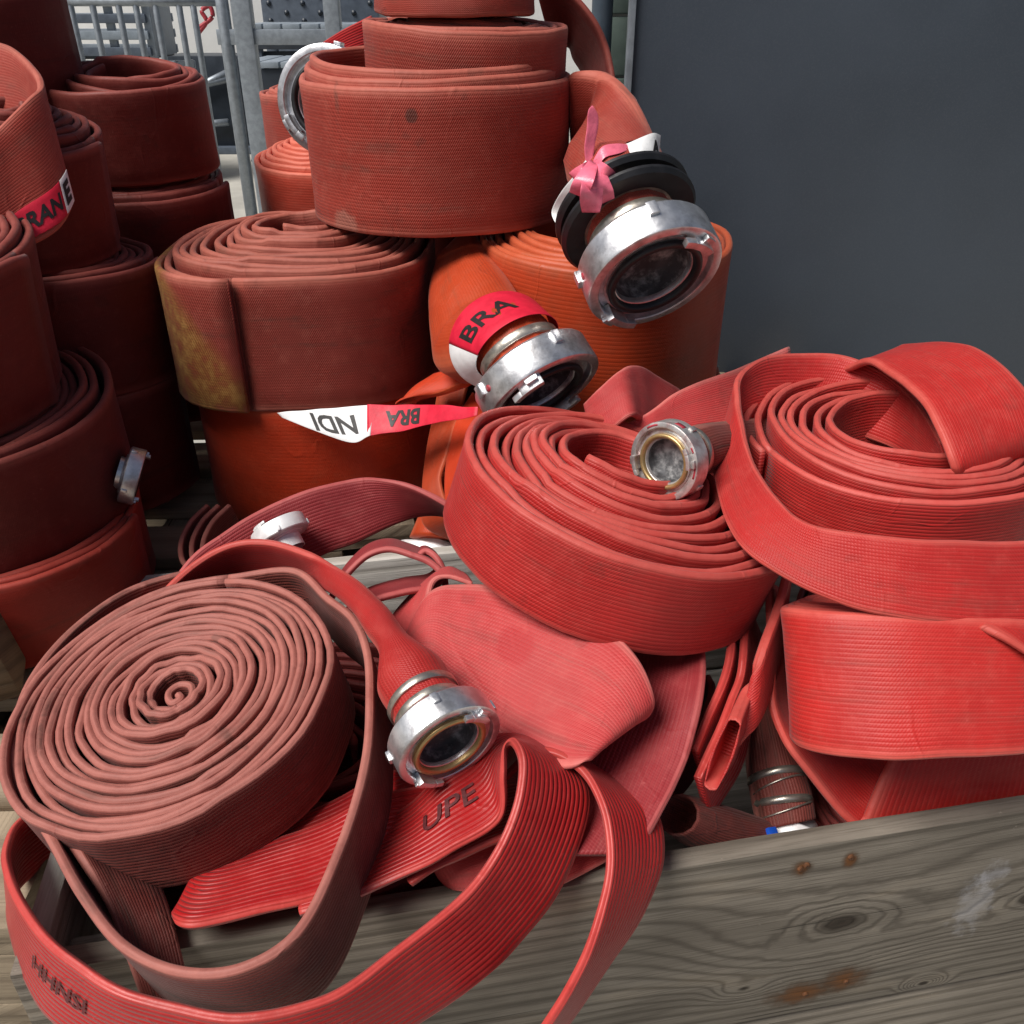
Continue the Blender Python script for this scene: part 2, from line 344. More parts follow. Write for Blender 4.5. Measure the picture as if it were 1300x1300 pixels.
def wood_mat(name, light, dark, axis=0, knots=(), rust=(), scuffs=(), seed=0., freq=230, grey=.5):
    """weathered board: growth lines along its length that bend round knots (local x = length, z = height)"""
    m, t, b = newmat(name); g = G(t); tc = g.n('ShaderNodeTexCoord'); oi = g.n('ShaderNodeObjectInfo')
    sp = g.n('ShaderNodeSeparateXYZ'); t.links.new(tc.outputs['Object'], sp.inputs[0]); x, y, z = sp.outputs
    x = g.m('ADD', x, 0.); yz = g.m('ADD', z, g.m('MULTIPLY', y, .6))
    rnd = g.m('ADD', g.m('MULTIPLY', oi.outputs['Random'], 9.), seed)
    def vec(a, bb, c):
        cx = g.n('ShaderNodeCombineXYZ'); g.set(cx.inputs[0], a); g.set(cx.inputs[1], bb); g.set(cx.inputs[2], c); return cx.outputs[0]
    nb = g.noise(vec(g.m('MULTIPLY', x, 2.2), g.m('MULTIPLY', yz, 11.), rnd), 1., 3, .5)
    h = g.m('ADD', yz, g.m('MULTIPLY', nb, .028)); kd = 0.
    for kx, kz, kr in knots:
        dx = g.m('MULTIPLY', g.m('SUBTRACT', x, kx), .52); dz = g.m('SUBTRACT', z, kz)
        r = g.m('SQRT', g.m('ADD', g.m('MULTIPLY', dx, dx), g.m('MULTIPLY', dz, dz)))
        rn = g.m('ADD', r, g.m('MULTIPLY', g.m('SUBTRACT', g.noise(vec(g.m('MULTIPLY', x, 30.), g.m('MULTIPLY', z, 40.), rnd), 1., 2), .5), .012))
        wk = g.m('POWER', 2.718, g.m('MULTIPLY', g.m('MULTIPLY', r, r), -1. / (kr * kr * 3.6)))
        h = g.m('ADD', g.m('MULTIPLY', h, g.m('SUBTRACT', 1., wk)), g.m('MULTIPLY', g.m('MULTIPLY', rn, 2.6), wk))
        kd = g.m('ADD', kd, g.ramp(rn, kr * .16, kr * .62, 1., 0.))
    fine = g.noise(vec(g.m('MULTIPLY', x, 9.), g.m('MULTIPLY', yz, 520.), rnd), 1., 5, .7)
    crk = g.noise(vec(g.m('MULTIPLY', x, 3.), g.m('MULTIPLY', yz, 190.), g.m('ADD', rnd, 4.)), 1., 2, .5); crk = g.ramp(crk, .69, .73)
    dnt = g.noise(vec(g.m('MULTIPLY', x, 55.), g.m('MULTIPLY', yz, 90.), rnd), 1., 3, .6); dnt = g.ramp(dnt, .70, .78)
    ring = g.m('ADD', g.m('MULTIPLY', g.m('SINE', g.m('ADD', g.m('MULTIPLY', h, freq * 2), g.m('MULTIPLY', nb, 3.))), .5), .5)
    ringp = g.m('POWER', ring, 3.)
    big = g.noise(vec(g.m('MULTIPLY', x, 4.), g.m('MULTIPLY', z, 14.), rnd), 1., 4, .6)
    mid = [(a + c) / 2 for a, c in zip(light, dark)]
    c = g.mix(g.ramp(big, .3, .72), mid, light)
    c = g.mix(g.m('MULTIPLY', ringp, .62), c, dark)
    c = g.mix(g.m('MULTIPLY', g.ramp(fine, .42, .70), .62), c, dark)
    c = g.mix(g.m('MULTIPLY', g.ramp(big, .55, .8), .3), c, (.30, .22, .13))
    if knots: c = g.mix(g.m('MULTIPLY', kd, .92, clamp=True), c, (.026, .018, .012))
    c = g.mix(g.m('MULTIPLY', crk, .8), c, [q * .35 for q in dark]); c = g.mix(g.m('MULTIPLY', dnt, .45), c, [q * 1.35 for q in light])
    rn2 = g.noise(vec(g.m('MULTIPLY', x, 60.), g.m('MULTIPLY', z, 60.), rnd), 1., 5, .7)
    for rx, rz, rr, sx in rust:
        dx = g.m('MULTIPLY', g.m('SUBTRACT', x, rx), 1. / sx); dz = g.m('SUBTRACT', z, rz)
        r = g.m('ADD', g.m('SQRT', g.m('ADD', g.m('MULTIPLY', dx, dx), g.m('MULTIPLY', dz, dz))), g.m('MULTIPLY', g.m('SUBTRACT', rn2, .5), rr * 1.1))
        c = g.mix(g.ramp(r, rr * .35, rr * 1.15, .82, 0.), c, (.075, .04, .02)); c = g.mix(g.ramp(r, rr * .1, rr * .75, .8, 0.), c, (.17, .062, .014))
    for sx_, sz_, sa, sb in scuffs:
        dx = g.m('MULTIPLY', g.m('SUBTRACT', x, sx_), 1. / sa); dz = g.m('MULTIPLY', g.m('SUBTRACT', z, sz_), 1. / sb)
        r = g.m('ADD', g.m('SQRT', g.m('ADD', g.m('MULTIPLY', dx, dx), g.m('MULTIPLY', dz, dz))), g.m('MULTIPLY', g.m('SUBTRACT', rn2, .5), 3.2))
        c = g.mix(g.ramp(r, .2, 1.3, .30, 0.), c, (.52, .52, .55))
    t.links.new(c, b.inputs['Base Color']); b.inputs['Roughness'].default_value = .78; b.inputs['Specular IOR Level'].default_value = .25
    hh = g.m('SUBTRACT', g.m('SUBTRACT', g.m('MULTIPLY', fine, 1.1), g.m('MULTIPLY', ringp, .9)), g.m('MULTIPLY', g.m('ADD', crk, g.m('MULTIPLY', dnt, .4)), 1.5)); bp = g.n('ShaderNodeBump'); bp.inputs['Strength'].default_value = .6; bp.inputs['Distance'].default_value = .0014
    t.links.new(hh, bp.inputs['Height']); t.links.new(bp.outputs[0], b.inputs['Normal'])
    return m
def tape_mat(name, period=.30, phase=0., red=(.75, .02, .06), frac=.5):
    m, t, b = newmat(name); g = G(t); tc = g.n('ShaderNodeTexCoord'); sp = g.n('ShaderNodeSeparateXYZ'); t.links.new(tc.outputs['UV'], sp.inputs[0])
    f = g.m('FRACT', g.m('ADD', g.m('MULTIPLY', sp.outputs[0], 1 / period), phase)); k = g.m('GREATER_THAN', f, frac)
    n = g.noise(tc.outputs['Object'], 60, 4, .6)
    c = g.mix(k, red, (.80, .80, .80)); c = g.mix(g.m('MULTIPLY', g.ramp(n, .55, .8), .3), c, (.85, .55, .6)); t.links.new(c, b.inputs['Base Color'])
    b.inputs['Roughness'].default_value = .32
    bp = g.n('ShaderNodeBump'); bp.inputs['Strength'].default_value = .5; bp.inputs['Distance'].default_value = .003; t.links.new(n, bp.inputs['Height']); t.links.new(bp.outputs[0], b.inputs['Normal'])
    return m
def blob(g, col, p, r, c, amt, n2, sc=(1, 1, 1)):
    """a stain of colour c around the point p of the place"""
    tc = g.n('ShaderNodeTexCoord'); d = g.n('ShaderNodeVectorMath', operation='SUBTRACT'); g.t.links.new(tc.outputs['Object'], d.inputs[0]); d.inputs[1].default_value = tuple(p)
    m_ = g.n('ShaderNodeVectorMath', operation='DIVIDE'); g.t.links.new(d.outputs[0], m_.inputs[0]); m_.inputs[1].default_value = sc
    l = g.n('ShaderNodeVectorMath', operation='LENGTH'); g.t.links.new(m_.outputs[0], l.inputs[0])
    q = g.m('ADD', l.outputs['Value'], g.m('MULTIPLY', g.m('SUBTRACT', n2, .5), r * 1.3))
    return g.mix(g.ramp(q, r * .7, r * 1.15, amt, 0.), col, c)
M = {}
M['bright'] = hose_mat('hose_bright_red', (.36, .009, .010), (.54, .065, .055), dirt_amt=.3, ribs=16, rib_h=1.4, rib_tint=.42, weave=.0, rough=.38)
M['coral'] = hose_mat('hose_coral_red', (.41, .019, .017), (.53, .085, .068), dirt_amt=.28, ribs=22, rib_h=.5, rib_tint=.26, weave=.10, rough=.5)
M['rose'] = hose_mat('hose_rose', (.47, .046, .046), (.60, .16, .14), dirt_amt=.3, ribs=34, rib_h=.3, rib_tint=.3, weave=.12, rough=.6, patch=lambda g, col, u, v, n2: blob(g, col, P(655, 820, .885), .021, (.42, .028, .03), .8, n2))
M['wide'] = hose_mat('hose_wide_coral', (.42, .019, .016), (.53, .085, .066), dirt_amt=.25, ribs=32, rib_h=.35, rib_tint=.26, weave=.06, rough=.5)
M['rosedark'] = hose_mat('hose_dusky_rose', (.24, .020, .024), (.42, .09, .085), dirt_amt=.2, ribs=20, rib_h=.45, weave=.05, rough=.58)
M['crimson'] = hose_mat('hose_crimson_fill', (.13, .010, .010), (.26, .05, .045), dirt_amt=.4, ribs=20, rib_h=.5, weave=.0, rough=.6)  # dark red for the added fill rolls in the crate
M['brown'] = hose_mat('hose_brown_red', (.150, .028, .021), (.37, .128, .102), dirt=(.030, .024, .017), dirt_amt=.75, ribs=20, rib_h=.55, rib_tint=.25, weave=.04, rough=.62)
M['maroon'] = hose_mat('hose_maroon', (.120, .011, .008), (.25, .055, .042), dirt=(.022, .010, .008), dirt_amt=.4, ribs=30, rib_h=.06, rib_tint=.04, weave=.03, rough=.58)
M['deepred'] = hose_mat('hose_deep_red', (.235, .015, .007), (.33, .045, .03), dirt=(.05, .02, .012), dirt_amt=.5, ribs=34, rib_h=.1, rib_tint=.05, weave=.03, rough=.55)
M['scarlet'] = hose_mat('hose_scarlet', (.50, .040, .010), (.56, .085, .03), dirt=(.10, .035, .015), dirt_amt=.3, ribs=34, rib_h=.12, rib_tint=.06, weave=.05, rough=.5)
M['orange'] = hose_mat('hose_orange', (.40, .043, .010), (.47, .09, .035), dirt=(.10, .045, .018), dirt_amt=.3, ribs=34, rib_h=.25, rib_tint=.12, weave=.06, rough=.5)
M['salmon'] = hose_mat('hose_salmon', (.56, .07, .04), (.68, .17, .11), dirt_amt=.1, ribs=34, rib_h=.2, weave=.05)
def marks(g, col, u, v, n2):
    col = blob(g, col, P(522, 146, 1.185), .010, (.07, .03, .022), .75, n2)
    col = blob(g, col, P(484, 241, 1.20), .016, (.62, .33, .27), .6, n2, (1, 1, .22)); col = blob(g, col, P(430, 125, 1.22), .022, (.09, .05, .035), .45, n2, (.25, 1, 1))
    return blob(g, col, P(435, 290, 1.30), .028, (.36, .20, .15), .45, n2)
M['terra'] = hose_mat('hose_terracotta', (.285, .034, .021), (.43, .115, .08), dirt=(.06, .035, .025), dirt_amt=.4, ribs=40, rib_h=.3, rib_tint=.28, weave=.22, rough=.6, spots=.03, patch=marks)
def yel(g, col, u, v, n2):                                  # the ochre paint patch by the crease; u runs along the hose
    q = g.m('ADD', g.m('SUBTRACT', u, g.m('MULTIPLY', v, .15)), g.m('MULTIPLY', n2, .05))
    k = g.m('MULTIPLY', g.ramp(q, YU0 - .112, YU0 - .070, 1., 0.), g.ramp(u, YU0 - .30, YU0 - .27))
    k = g.m('MULTIPLY', k, g.ramp(n2, .30, .58, .25, .9)); k2 = g.ramp(n2, .45, .7); return g.mix(k, col, g.mix(k2, (.24, .10, .022), (.36, .19, .05)))
M['alu'] = simple('cast_aluminium', (.74, .745, .76), .36, .9, .12, 60, .25, dirt=(.22, .20, .19), damt=.55, dscale=40)
M['alu_old'] = simple('scratched_aluminium', (.62, .60, .58), .42, .75, .2, 70, .3, dirt=(.30, .06, .06), damt=.5, dscale=60)
M['alu_white'] = simple('pale_aluminium', (.80, .80, .80), .5, .35, .08, 40, .2, dirt=(.35, .34, .33), damt=.5, dscale=30)
M['steel'] = simple('clamp_steel', (.50, .46, .40), .34, .85, .2, 90, .2, dirt=(.20, .16, .12), damt=.5)
M['brass'] = simple('brass_ring', (.52, .36, .16), .38, .7, .15, 80, .2, dirt=(.12, .08, .05), damt=.4, dscale=40)
M['rubber'] = simple('black_rubber', (.012, .012, .014), .45, 0, .3, 50, .2)
M['bore'] = simple('dusty_bore', (.07, .07, .075), .7, .1, .4, 30, .4, dirt=(.50, .50, .50), damt=.85, dscale=45)
M['red_paint'] = simple('red_paint', (.36, .03, .045), .5, 0, .2, 80)
M['blue'] = simple('blue_plastic', (.01, .09, .55), .35, 0, .1)
M['ink'] = simple('printing_ink', (.012, .010, .010), .55, 0, .2, 90)
M['stencil'] = simple('stencil_ink', (.09, .010, .012), .6, 0, .35, 160)
MM = dict(alu=M['alu'], red_paint=M['red_paint'], brass=M['brass'], rubber=M['rubber'], bore=M['bore'], steel=M['steel'])
MO = dict(MM, alu=M['alu_old']); MW = dict(MM, alu=M['alu_white'])
M['galv'] = simple('galvanised_steel', (.30, .335, .37), .45, .55, .14, 40, .1)
M['panel'] = simple('dark_blue_grey_panel', (.050, .063, .082), .40, 0, .10, 2.2, .05, spec=.5, dirt=(.10, .11, .125), damt=.3, dscale=420)
M['pipe'] = simple('grey_paint', (.06, .085, .11), .45, 0, .1)
M['green'] = simple('green_grey_paint', (.085, .12, .105), .6, 0, .15, 20)
M['plastic'] = simple('blue_grey_plastic', (.085, .105, .135), .42, 0, .15, 20, .1)
M['plastic_l'] = simple('pale_grey_plastic', (.24, .28, .32), .45, 0, .12, 20, .1)
M['dark'] = simple('charcoal_plastic', (.022, .03, .042), .45, 0, .2, 12, .15)
M['white'] = simple('white_render', (.82, .82, .80), .75, 0, .04, 6, .1)
M['concrete'] = simple('pale_concrete', (.40, .385, .34), .85, 0, .12, 3.5, .3, dirt=(.26, .25, .23), damt=.4, dscale=2)
M['pallet'] = wood_mat('pallet_wood', (.42, .34, .24), (.19, .145, .10), freq=120)
M['offcut'] = wood_mat('old_timber', (.20, .14, .085), (.08, .055, .035), freq=140)
M['pale'] = wood_mat('pale_board', (.62, .60, .56), (.32, .30, .26), freq=120)
M['crate'] = wood_mat('weathered_board', (.34, .315, .28), (.12, .105, .088), freq=150)

# ------------------------------------------------------------------ box helper (local axes: x length, y depth, z height)
def box_mesh(name, lx, ly, lz, bev=.003, rough=0., seed=0):
    bm = bmesh.new(); bmesh.ops.create_cube(bm, size=1)
    for v in bm.verts: v.co = Vector((v.co.x * lx, v.co.y * ly, v.co.z * lz))
    if rough:
        nx = max(2, int(lx / .07)); es = [e for e in bm.edges if abs(e.verts[0].co.x - e.verts[1].co.x) > lx * .9]
        bmesh.ops.subdivide_edges(bm, edges=es, cuts=nx, use_grid_fill=True)
        for v in bm.verts:
            q = mnoise.noise_vector(Vector((v.co.x * 7 + seed, v.co.y * 20, v.co.z * 20))); v.co += Vector((q.x * .15, q.y, q.z)) * rough
    if bev: bmesh.ops.bevel(bm, geom=[e for e in bm.edges if e.calc_face_angle(0) > .6], offset=bev, segments=2, affect='EDGES', profile=.6)
    me = bpy.data.meshes.new(name); bm.to_mesh(me); bm.free(); return me
def board(name, c, size, mat, parent=None, rz=0., bev=.003, rough=0., seed=0, tilt=(0, 0)):
    me = box_mesh(name, *size, bev, rough, seed); o = link(name, me, mat, parent)
    o.location = Vector(c) + (Vector(o.location) if parent is not None else Vector((0, 0, 0))); o.rotation_euler = (tilt[0], tilt[1], rz); shade_auto(o); return o
def tube(name, pts, r, mat, parent=None, seg=12, closed=False):
    pts = [np.asarray(p, float) for p in pts]; V = []; Fc = []; n = len(pts)
    for i, p in enumerate(pts):
        t = unit((pts[(i + 1) % n] if closed or i < n - 1 else pts[i]) - (pts[i - 1] if closed or i > 0 else pts[i])); h = np.array([0, 0, 1.]) if abs(t[2]) < .9 else np.array([1., 0, 0]); e1 = unit(np.cross(h, t)); e2 = np.cross(t, e1)
        for k in range(seg): a = 2 * math.pi * k / seg; V.append(p + (e1 * math.cos(a) + e2 * math.sin(a)) * r)
    for i in range(n if closed else n - 1):
        for k in range(seg): Fc.append((i * seg + k, i * seg + (k + 1) % seg, ((i + 1) % n) * seg + (k + 1) % seg, ((i + 1) % n) * seg + k))
    if not closed: Fc += [tuple(range(seg - 1, -1, -1)), tuple((n - 1) * seg + k for k in range(seg))]
    return mesh_obj(name, V, Fc, mat, parent)
def text_faces(s, size, extra=0):
    cu = bpy.data.curves.new('t', 'FONT'); cu.body = s; cu.size = size; cu.align_x = 'LEFT'; cu.offset = extra; cu.resolution_u = 3
    o = bpy.data.objects.new('t', cu); COL.objects.link(o); dg = bpy.context.evaluated_depsgraph_get(); me = bpy.data.meshes.new_from_object(o.evaluated_get(dg))
    bpy.data.objects.remove(o); bpy.data.curves.remove(cu)
    bm = bmesh.new(); bm.from_mesh(me); bmesh.ops.triangulate(bm, faces=bm.faces)
    for _ in range(3):
        es = [e for e in bm.edges if e.calc_length() > size * .22]
        if not es: break
        bmesh.ops.subdivide_edges(bm, edges=es, cuts=1); bmesh.ops.triangulate(bm, faces=bm.faces)
    bm.verts.ensure_lookup_table(); V = [tuple(v.co) for v in bm.verts]; Fc = [tuple(v.index for v in f.verts) for f in bm.faces]; bm.free(); bpy.data.meshes.remove(me)
    return V, Fc
def letter(rb, s, u0, v0, size, mat, parent, off=.0006, du=1, dv=-1, swap=False, extra=0., sx=1.):
    """text laid on a flat hose or tape: starts at u0 along it, baseline v0 from its middle"""
    V, Fc = text_faces(s, size, extra); W = []
    for x, y, _ in V:
        if swap: W.append(rb.at(u0 + du * y, v0 + dv * x * sx, off))
        else: W.append(rb.at(u0 + du * x * sx, v0 + dv * y, off))
    return mesh_obj('lettering', W, Fc, mat, parent, False)

# ================================================================== THE SETTING
g_ = mesh_obj('ground', [(-14, -4, GZ), (14, -4, GZ), (14, 16, GZ), (-14, 16, GZ)], [(0, 1, 2, 3)], M['concrete'], None, False); g_['kind'] = 'structure'
# dark sheet-metal wall behind the stacks and the strip beside it
wl = empty('panel_wall', (1.6, 1.9, GZ), 'dark blue-grey sheet panel wall behind the hoses on the right', 'wall')
X0 = P(803, 60, 1.72)[0]; WY = P(803, 60, 1.72)[1]
board('panel', (X0 + 1.5, WY + .03, GZ + 1.3), (3.0, .05, 2.6), M['panel'], wl, 0, .006)
board('edge_trim', (X0 - .004, WY + .01, GZ + 1.3), (.012, .03, 2.6), M['galv'], wl, 0, .002)
gw = empty('green_wall', (X0 - .03, WY + .16, GZ), 'narrow strip of green-grey boarded wall behind the drainpipe', 'wall')
for i in range(22): board('cladding_board', (X0 - .005 + .25, WY + .17 + .002 * (i % 2), GZ + .06 + i * .115), (.60, .03, .110), M['green'], gw, 0, .004)
pc = P(764, 30, 1.77)
dp = empty('drainpipe', (pc[0], pc[1], GZ), 'blue-grey round drainpipe against the green-grey wall', 'pipe')
tube('pipe', [(pc[0], pc[1], GZ), (pc[0], pc[1], GZ + 2.6)], .021, M['pipe'], dp, 20)
tube('pipe_clip', [(pc[0], pc[1], 1.52), (pc[0], pc[1], 1.55)], .026, M['pipe'], dp, 20)

# ---- pallets
def pallet(x, y, z, rz, label):
    root = empty('wooden_pallet', (0, 0, 0), label, 'pallet', 'stacked wooden pallets')
    cs, sn = math.cos(rz), math.sin(rz)
    L = lambda a, b, c: (x + a * cs - b * sn, y + a * sn + b * cs, z + c)
    yy = -.60 + .05
    for k in range(8):
        board('deck_board', L(random.uniform(-.008, .008), -.55 + k * .157, .132 + random.uniform(-.001, .001)), (.80, .098 + .012 * (k % 3 == 0), .022), M['pallet'], root, rz + random.uniform(-.006, .006), .003, .0012, k * 3.1 + x)
    for a in (-.345, 0, .345):
        board('stringer', L(a, 0, .110), (1.2, .10, .020), M['pallet'], root, rz + math.pi / 2, .003)
        board('skid', L(a, 0, .011), (1.2, .10, .020), M['pallet'], root, rz + math.pi / 2, .003)
        for b in (-.53, 0, .53): board('block', L(a, b, .060), (.10, .14, .078), M['pallet'], root, rz, .004)
    return root
for k in range(3):
    pallet(-.905 + .012 * k, 1.14 - .015 * k, GZ + .145 * k, .01 * (k - 1) + .02, ('bottom', 'middle', 'top')[k] + ' pallet of the pile under the dark maroon hose rolls on the left')
    pallet(.065 + .012 * k, 1.70 + .01 * k, GZ + .145 * k, math.pi / 2 + .185 + .01 * k, ('bottom', 'middle', 'top')[k] + ' pallet of the pile behind the crate, under the orange hose rolls')
bo = empty('timber_offcut', P(2, 880, 1.06), 'chunky rough timber block standing at the left edge on the pallet', 'timber')
board('block', P(-34, 842, 1.06), (.085, .07, .085), M['offcut'], bo, .35, .006, .004, 2, (.1, -.1))

# ---- the crate
CA = math.radians(10.5); cd = np.array([math.cos(CA), math.sin(CA), 0]); cn = np.array([-math.sin(CA), math.cos(CA), 0])
K0 = np.array([-.417, .443, 0]); CL, CW, CT = 1.2, .60, .022
cr = empty('wooden_crate', K0 + np.array([0, 0, GZ]), 'weathered grey wooden crate with knotty boards full of loose hoses', 'crate')
kn = P(1065, 1172, .80)
def crate_xy(p): q = np.asarray(p) - K0; return q @ cd, q @ cn
def front_hit(x, y):                                         # where the ray meets the crate's front face
    r = ray(x, y); s = ((K0 - CAM) @ cn) / (r @ cn); p = CAM + r * s; return (p - K0) @ cd - CL / 2, p[2]
TOPZ = .650; BH = .283
kx, kz = front_hit(1068, 1172); z0 = TOPZ - BH / 2
rs = []
for px, py, rr, sx in ((1018, 1103, .014, 1.), (1080, 1092, .015, .7), (1072, 1244, .028, 1.3), (1015, 1262, .026, 1.8)):
    a, b_ = front_hit(px, py); rs.append((a, b_ - z0, rr, sx))
sa, sb = front_hit(1235, 1150); k2 = front_hit(945, 1255); k3 = front_hit(1310, 1140); k4 = front_hit(1172, 1248)
fm = wood_mat('front_board_wood', (.262, .230, .187), (.070, .057, .044), knots=((kx, kz - z0, .034), (k3[0], k3[1] - z0, .024), (k2[0], k2[1] - z0, .008), (k4[0], k4[1] - z0, .006)), rust=rs, scuffs=((sa, sb - z0, .022, .045), (sa + .012, sb - z0 + .05, .018, .02)), seed=3., freq=170)
fm2 = wood_mat('lower_board_wood', (.262, .230, .187), (.080, .066, .050), seed=8., freq=150)
def cb(name, a, b, z, size, mat, rz=0., **k):
    c = K0 + cd * a + cn * b; return board(name, (c[0], c[1], z), size, mat, cr, CA + rz, **k)
cb('front_board', CL / 2, CT / 2, TOPZ - BH / 2, (CL, CT, BH), fm, bev=.0035, rough=.0012, seed=1)
cb('front_board', CL / 2, CT / 2 + .001, TOPZ - BH * 1.5 - .012, (CL, CT, BH), fm2, bev=.0035, rough=.0012, seed=2)
for k in (0, 1):
    zz = TOPZ - BH * (k + .5) - .006 * k
    cb('back_board', CL / 2, CW - CT / 2, zz, (CL, CT, BH), M['pale'], bev=.003, rough=.001, seed=3 + k)
    cb('side_board', CT / 2 + .001, CW / 2, zz, (CW - 2 * CT - .002, CT, BH), M['pale'], math.pi / 2, bev=.003, rough=.001, seed=5 + k)
    cb('side_board', CL - CT / 2 - .001, CW / 2, zz, (CW - 2 * CT - .002, CT, BH), M['crate'], math.pi / 2, bev=.003, rough=.001, seed=7 + k)
for a, b in ((CT + .022, CT + .022), (CL - CT - .022, CT + .022), (CT + .022, CW - CT - .022), (CL - CT - .022, CW - CT - .022)):
    cb('corner_post', a, b, (TOPZ + GZ) / 2 - .02, (.04, .04, TOPZ - GZ - .05), M['crate'], bev=.004)
cb('bottom_board', CL / 2, CW / 2, GZ + .03, (CL - .06, CW - .06, .02), M['crate'])
for px, py in ((1016, 1103), (1024, 1098), (1080, 1088), (1074, 1246), (1022, 1262)):
    a, z = front_hit(px, py); c = K0 + cd * (a + CL / 2)
    Vn, Fn, _, _ = lathe([(.0004, .0016), (.0032, .0014), (.0036, -.002)], np.array([c[0], c[1], z]), -cn, 12); mesh_obj('nail', Vn, Fn, simple('rusty_iron', (.12, .045, .015), .8, .2, .4, 300) if 'rusty_iron' not in bpy.data.materials else bpy.data.materials['rusty_iron'], cr)

# ================================================================== BACKGROUND YARD
gy = 4.0
def gp(x, y, Y):                                              # point on the vertical plane at distance Y
    r = ray(x, y); return CAM + r * (Y / r[1])
ga = empty('steel_gate', (gp(200, 200, gy)[0], gy, GZ), 'galvanised steel gate of upright round bars behind the maroon rolls', 'gate')
for k, x in enumerate((88, 116, 149, 171, 196, 226, 244)):
    b = gp(x, 0, gy); tube('bar', [(b[0], gy, GZ + .12), (b[0], gy, GZ + 1.9)], .0125, M['galv'], ga, 12)
xl, xr = gp(40, 0, gy)[0], gp(281, 0, gy)[0]
tube('frame', [(xr, gy, GZ + .06), (xr, gy, GZ + 1.95)], .026, M['galv'], ga, 16)
tube('frame', [(xl, gy, GZ + .06), (xl, gy, GZ + 1.95)], .026, M['galv'], ga, 16)
for z in (GZ + .11, H - .005, GZ + 1.92): tube('rail', [(xl, gy, z), (xr, gy, z)], .017, M['galv'], ga, 12)
fe = empty('steel_fence', (gp(340, 0, gy)[0], gy, GZ), 'galvanised steel fence section with square post beside the gate', 'fence')
xp = gp(306, 0, gy)[0]
board('post', (xp, gy, GZ + .98), (.075, .06, 1.96), M['galv'], fe, 0, .006)
board('post', (gp(420, 0, gy)[0], gy + .01, GZ + .98), (.06, .06, 1.96), M['galv'], fe, 0, .006)
board('rail', (gp(360, 50, gy)[0], gy + .005, gp(360, 47, gy)[2]), (.52, .045, .055), M['galv'], fe, 0, .004)
board('rail', (gp(360, 50, gy)[0], gy + .005, GZ + .14), (.52, .045, .055), M['galv'], fe, 0, .004)
a = gp(322, 205, gy); b = gp(345, 150, gy); tube('brace', [(a[0], gy - .01, a[2]), (b[0], gy - .01, b[2])], .010, M['galv'], fe, 10)
# stacked slatted crates behind the gate
def slat_crate(x, Y, z, wd, rows, mat, label):
    root = empty('slatted_crate', (x, Y, z), label, 'crate', 'slatted grey crates stacked behind the gate')
    for r in range(rows):
        board('slat', (x, Y, z + .05 + r * .10), (wd, .03, .055), mat if r % 2 else M['plastic'], root, 0, .006)
        board('slat', (x, Y + .55, z + .05 + r * .10), (wd, .03, .055), mat, root, 0, .006)
    n = max(3, int(wd / .22))
    for k in range(n + 1): board('upright', (x - wd / 2 + wd * k / n, Y + .035, z + rows * .05), (.055, .035, rows * .10), mat, root, 0, .006)
    for sx in (-1, 1): board('side_panel', (x + sx * (wd / 2 - .012), Y + .28, z + rows * .05), (.02, .50, rows * .10 - .03), mat, root, 0, .004)
    board('base_panel', (x, Y + .28, z + .012), (wd - .05, .5, .02), M['dark'], root, 0, .004)
for k, (x, Yc, z, wd, rows, mt) in enumerate(((-3.10, 6.9, GZ, 1.35, 4, 'plastic_l'), (-3.06, 6.92, GZ + .41, 1.35, 4, 'plastic_l'), (-3.14, 6.9, GZ + .82, 1.3, 4, 'plastic_l'))):
    slat_crate(x, Yc, z, wd, rows, M[mt], ('bottom', 'middle', 'top')[k] + ' slatted grey plastic crate of the stack behind the gate bars')
# charcoal bench and table with plank tops, right of the post
def table(x0, x1, Y0, Y1, z, planks, label, name='garden_table', top='plastic_l', body='dark'):
    root = empty(name, ((x0 + x1) / 2, Y0, GZ), label, 'table')
    wd = (x1 - x0) / planks
    for k in range(planks): board('plank', (x0 + wd * (k + .5), (Y0 + Y1) / 2, z - .015), (wd - .012, Y1 - Y0, .03), M[top], root, 0, .004)
    board('apron', ((x0 + x1) / 2, Y0 + .03, z - .09), (x1 - x0 - .04, .03, .11), M[body], root, 0, .004)
    board('front_panel', ((x0 + x1) / 2, Y0 + .12, (z - .15 + GZ) / 2), (x1 - x0 - .12, .03, z - .17 - GZ), M[body], root, 0, .004)
    for xx in (x0 + .06, x1 - .06):
        for yy in (Y0 + .06, Y1 - .06): board('leg', (xx, yy, (z - .03 + GZ) / 2), (.06, .06, z - .035 - GZ), M['plastic'], root, 0, .005)
    return root
xa, xb = gp(318, 0, 5.8)[0], gp(470, 0, 5.8)[0]
table(xa, xb, 5.35, 6.0, gp(360, 78, 5.4)[2], 6, 'charcoal outdoor table with pale plank top, behind the fence post')
xa, xb = gp(312, 0, 6.6)[0], gp(480, 0, 6.6)[0]
table(xa, xb, 6.45, 7.0, gp(360, 30, 6.5)[2], 7, 'taller charcoal table with plank top further back near the fence')
bx = empty('storage_box', (gp(390, 0, 7.6)[0], 7.6, GZ), 'dark blue-grey studded storage box at the back of the yard', 'box')
xa, xb = gp(330, 0, 7.3)[0], gp(480, 0, 7.3)[0]
board('box_body', ((xa + xb) / 2, 7.55, GZ + .85), (xb - xa, .5, 1.7), M['plastic'], bx, 0, .02)
for k in range(7):
    for j in range(5):
        c = np.array([xa + .06 + k * (xb - xa - .12) / 6, 7.298, 1.22 + j * .11 + .05 * (k % 2)]); V_, F_, _, _ = lathe([(.0005, .012), (.016, .008), (.02, -.004)], c, (0, -1, 0), 10); mesh_obj('stud', V_, F_, M['dark'], bx)
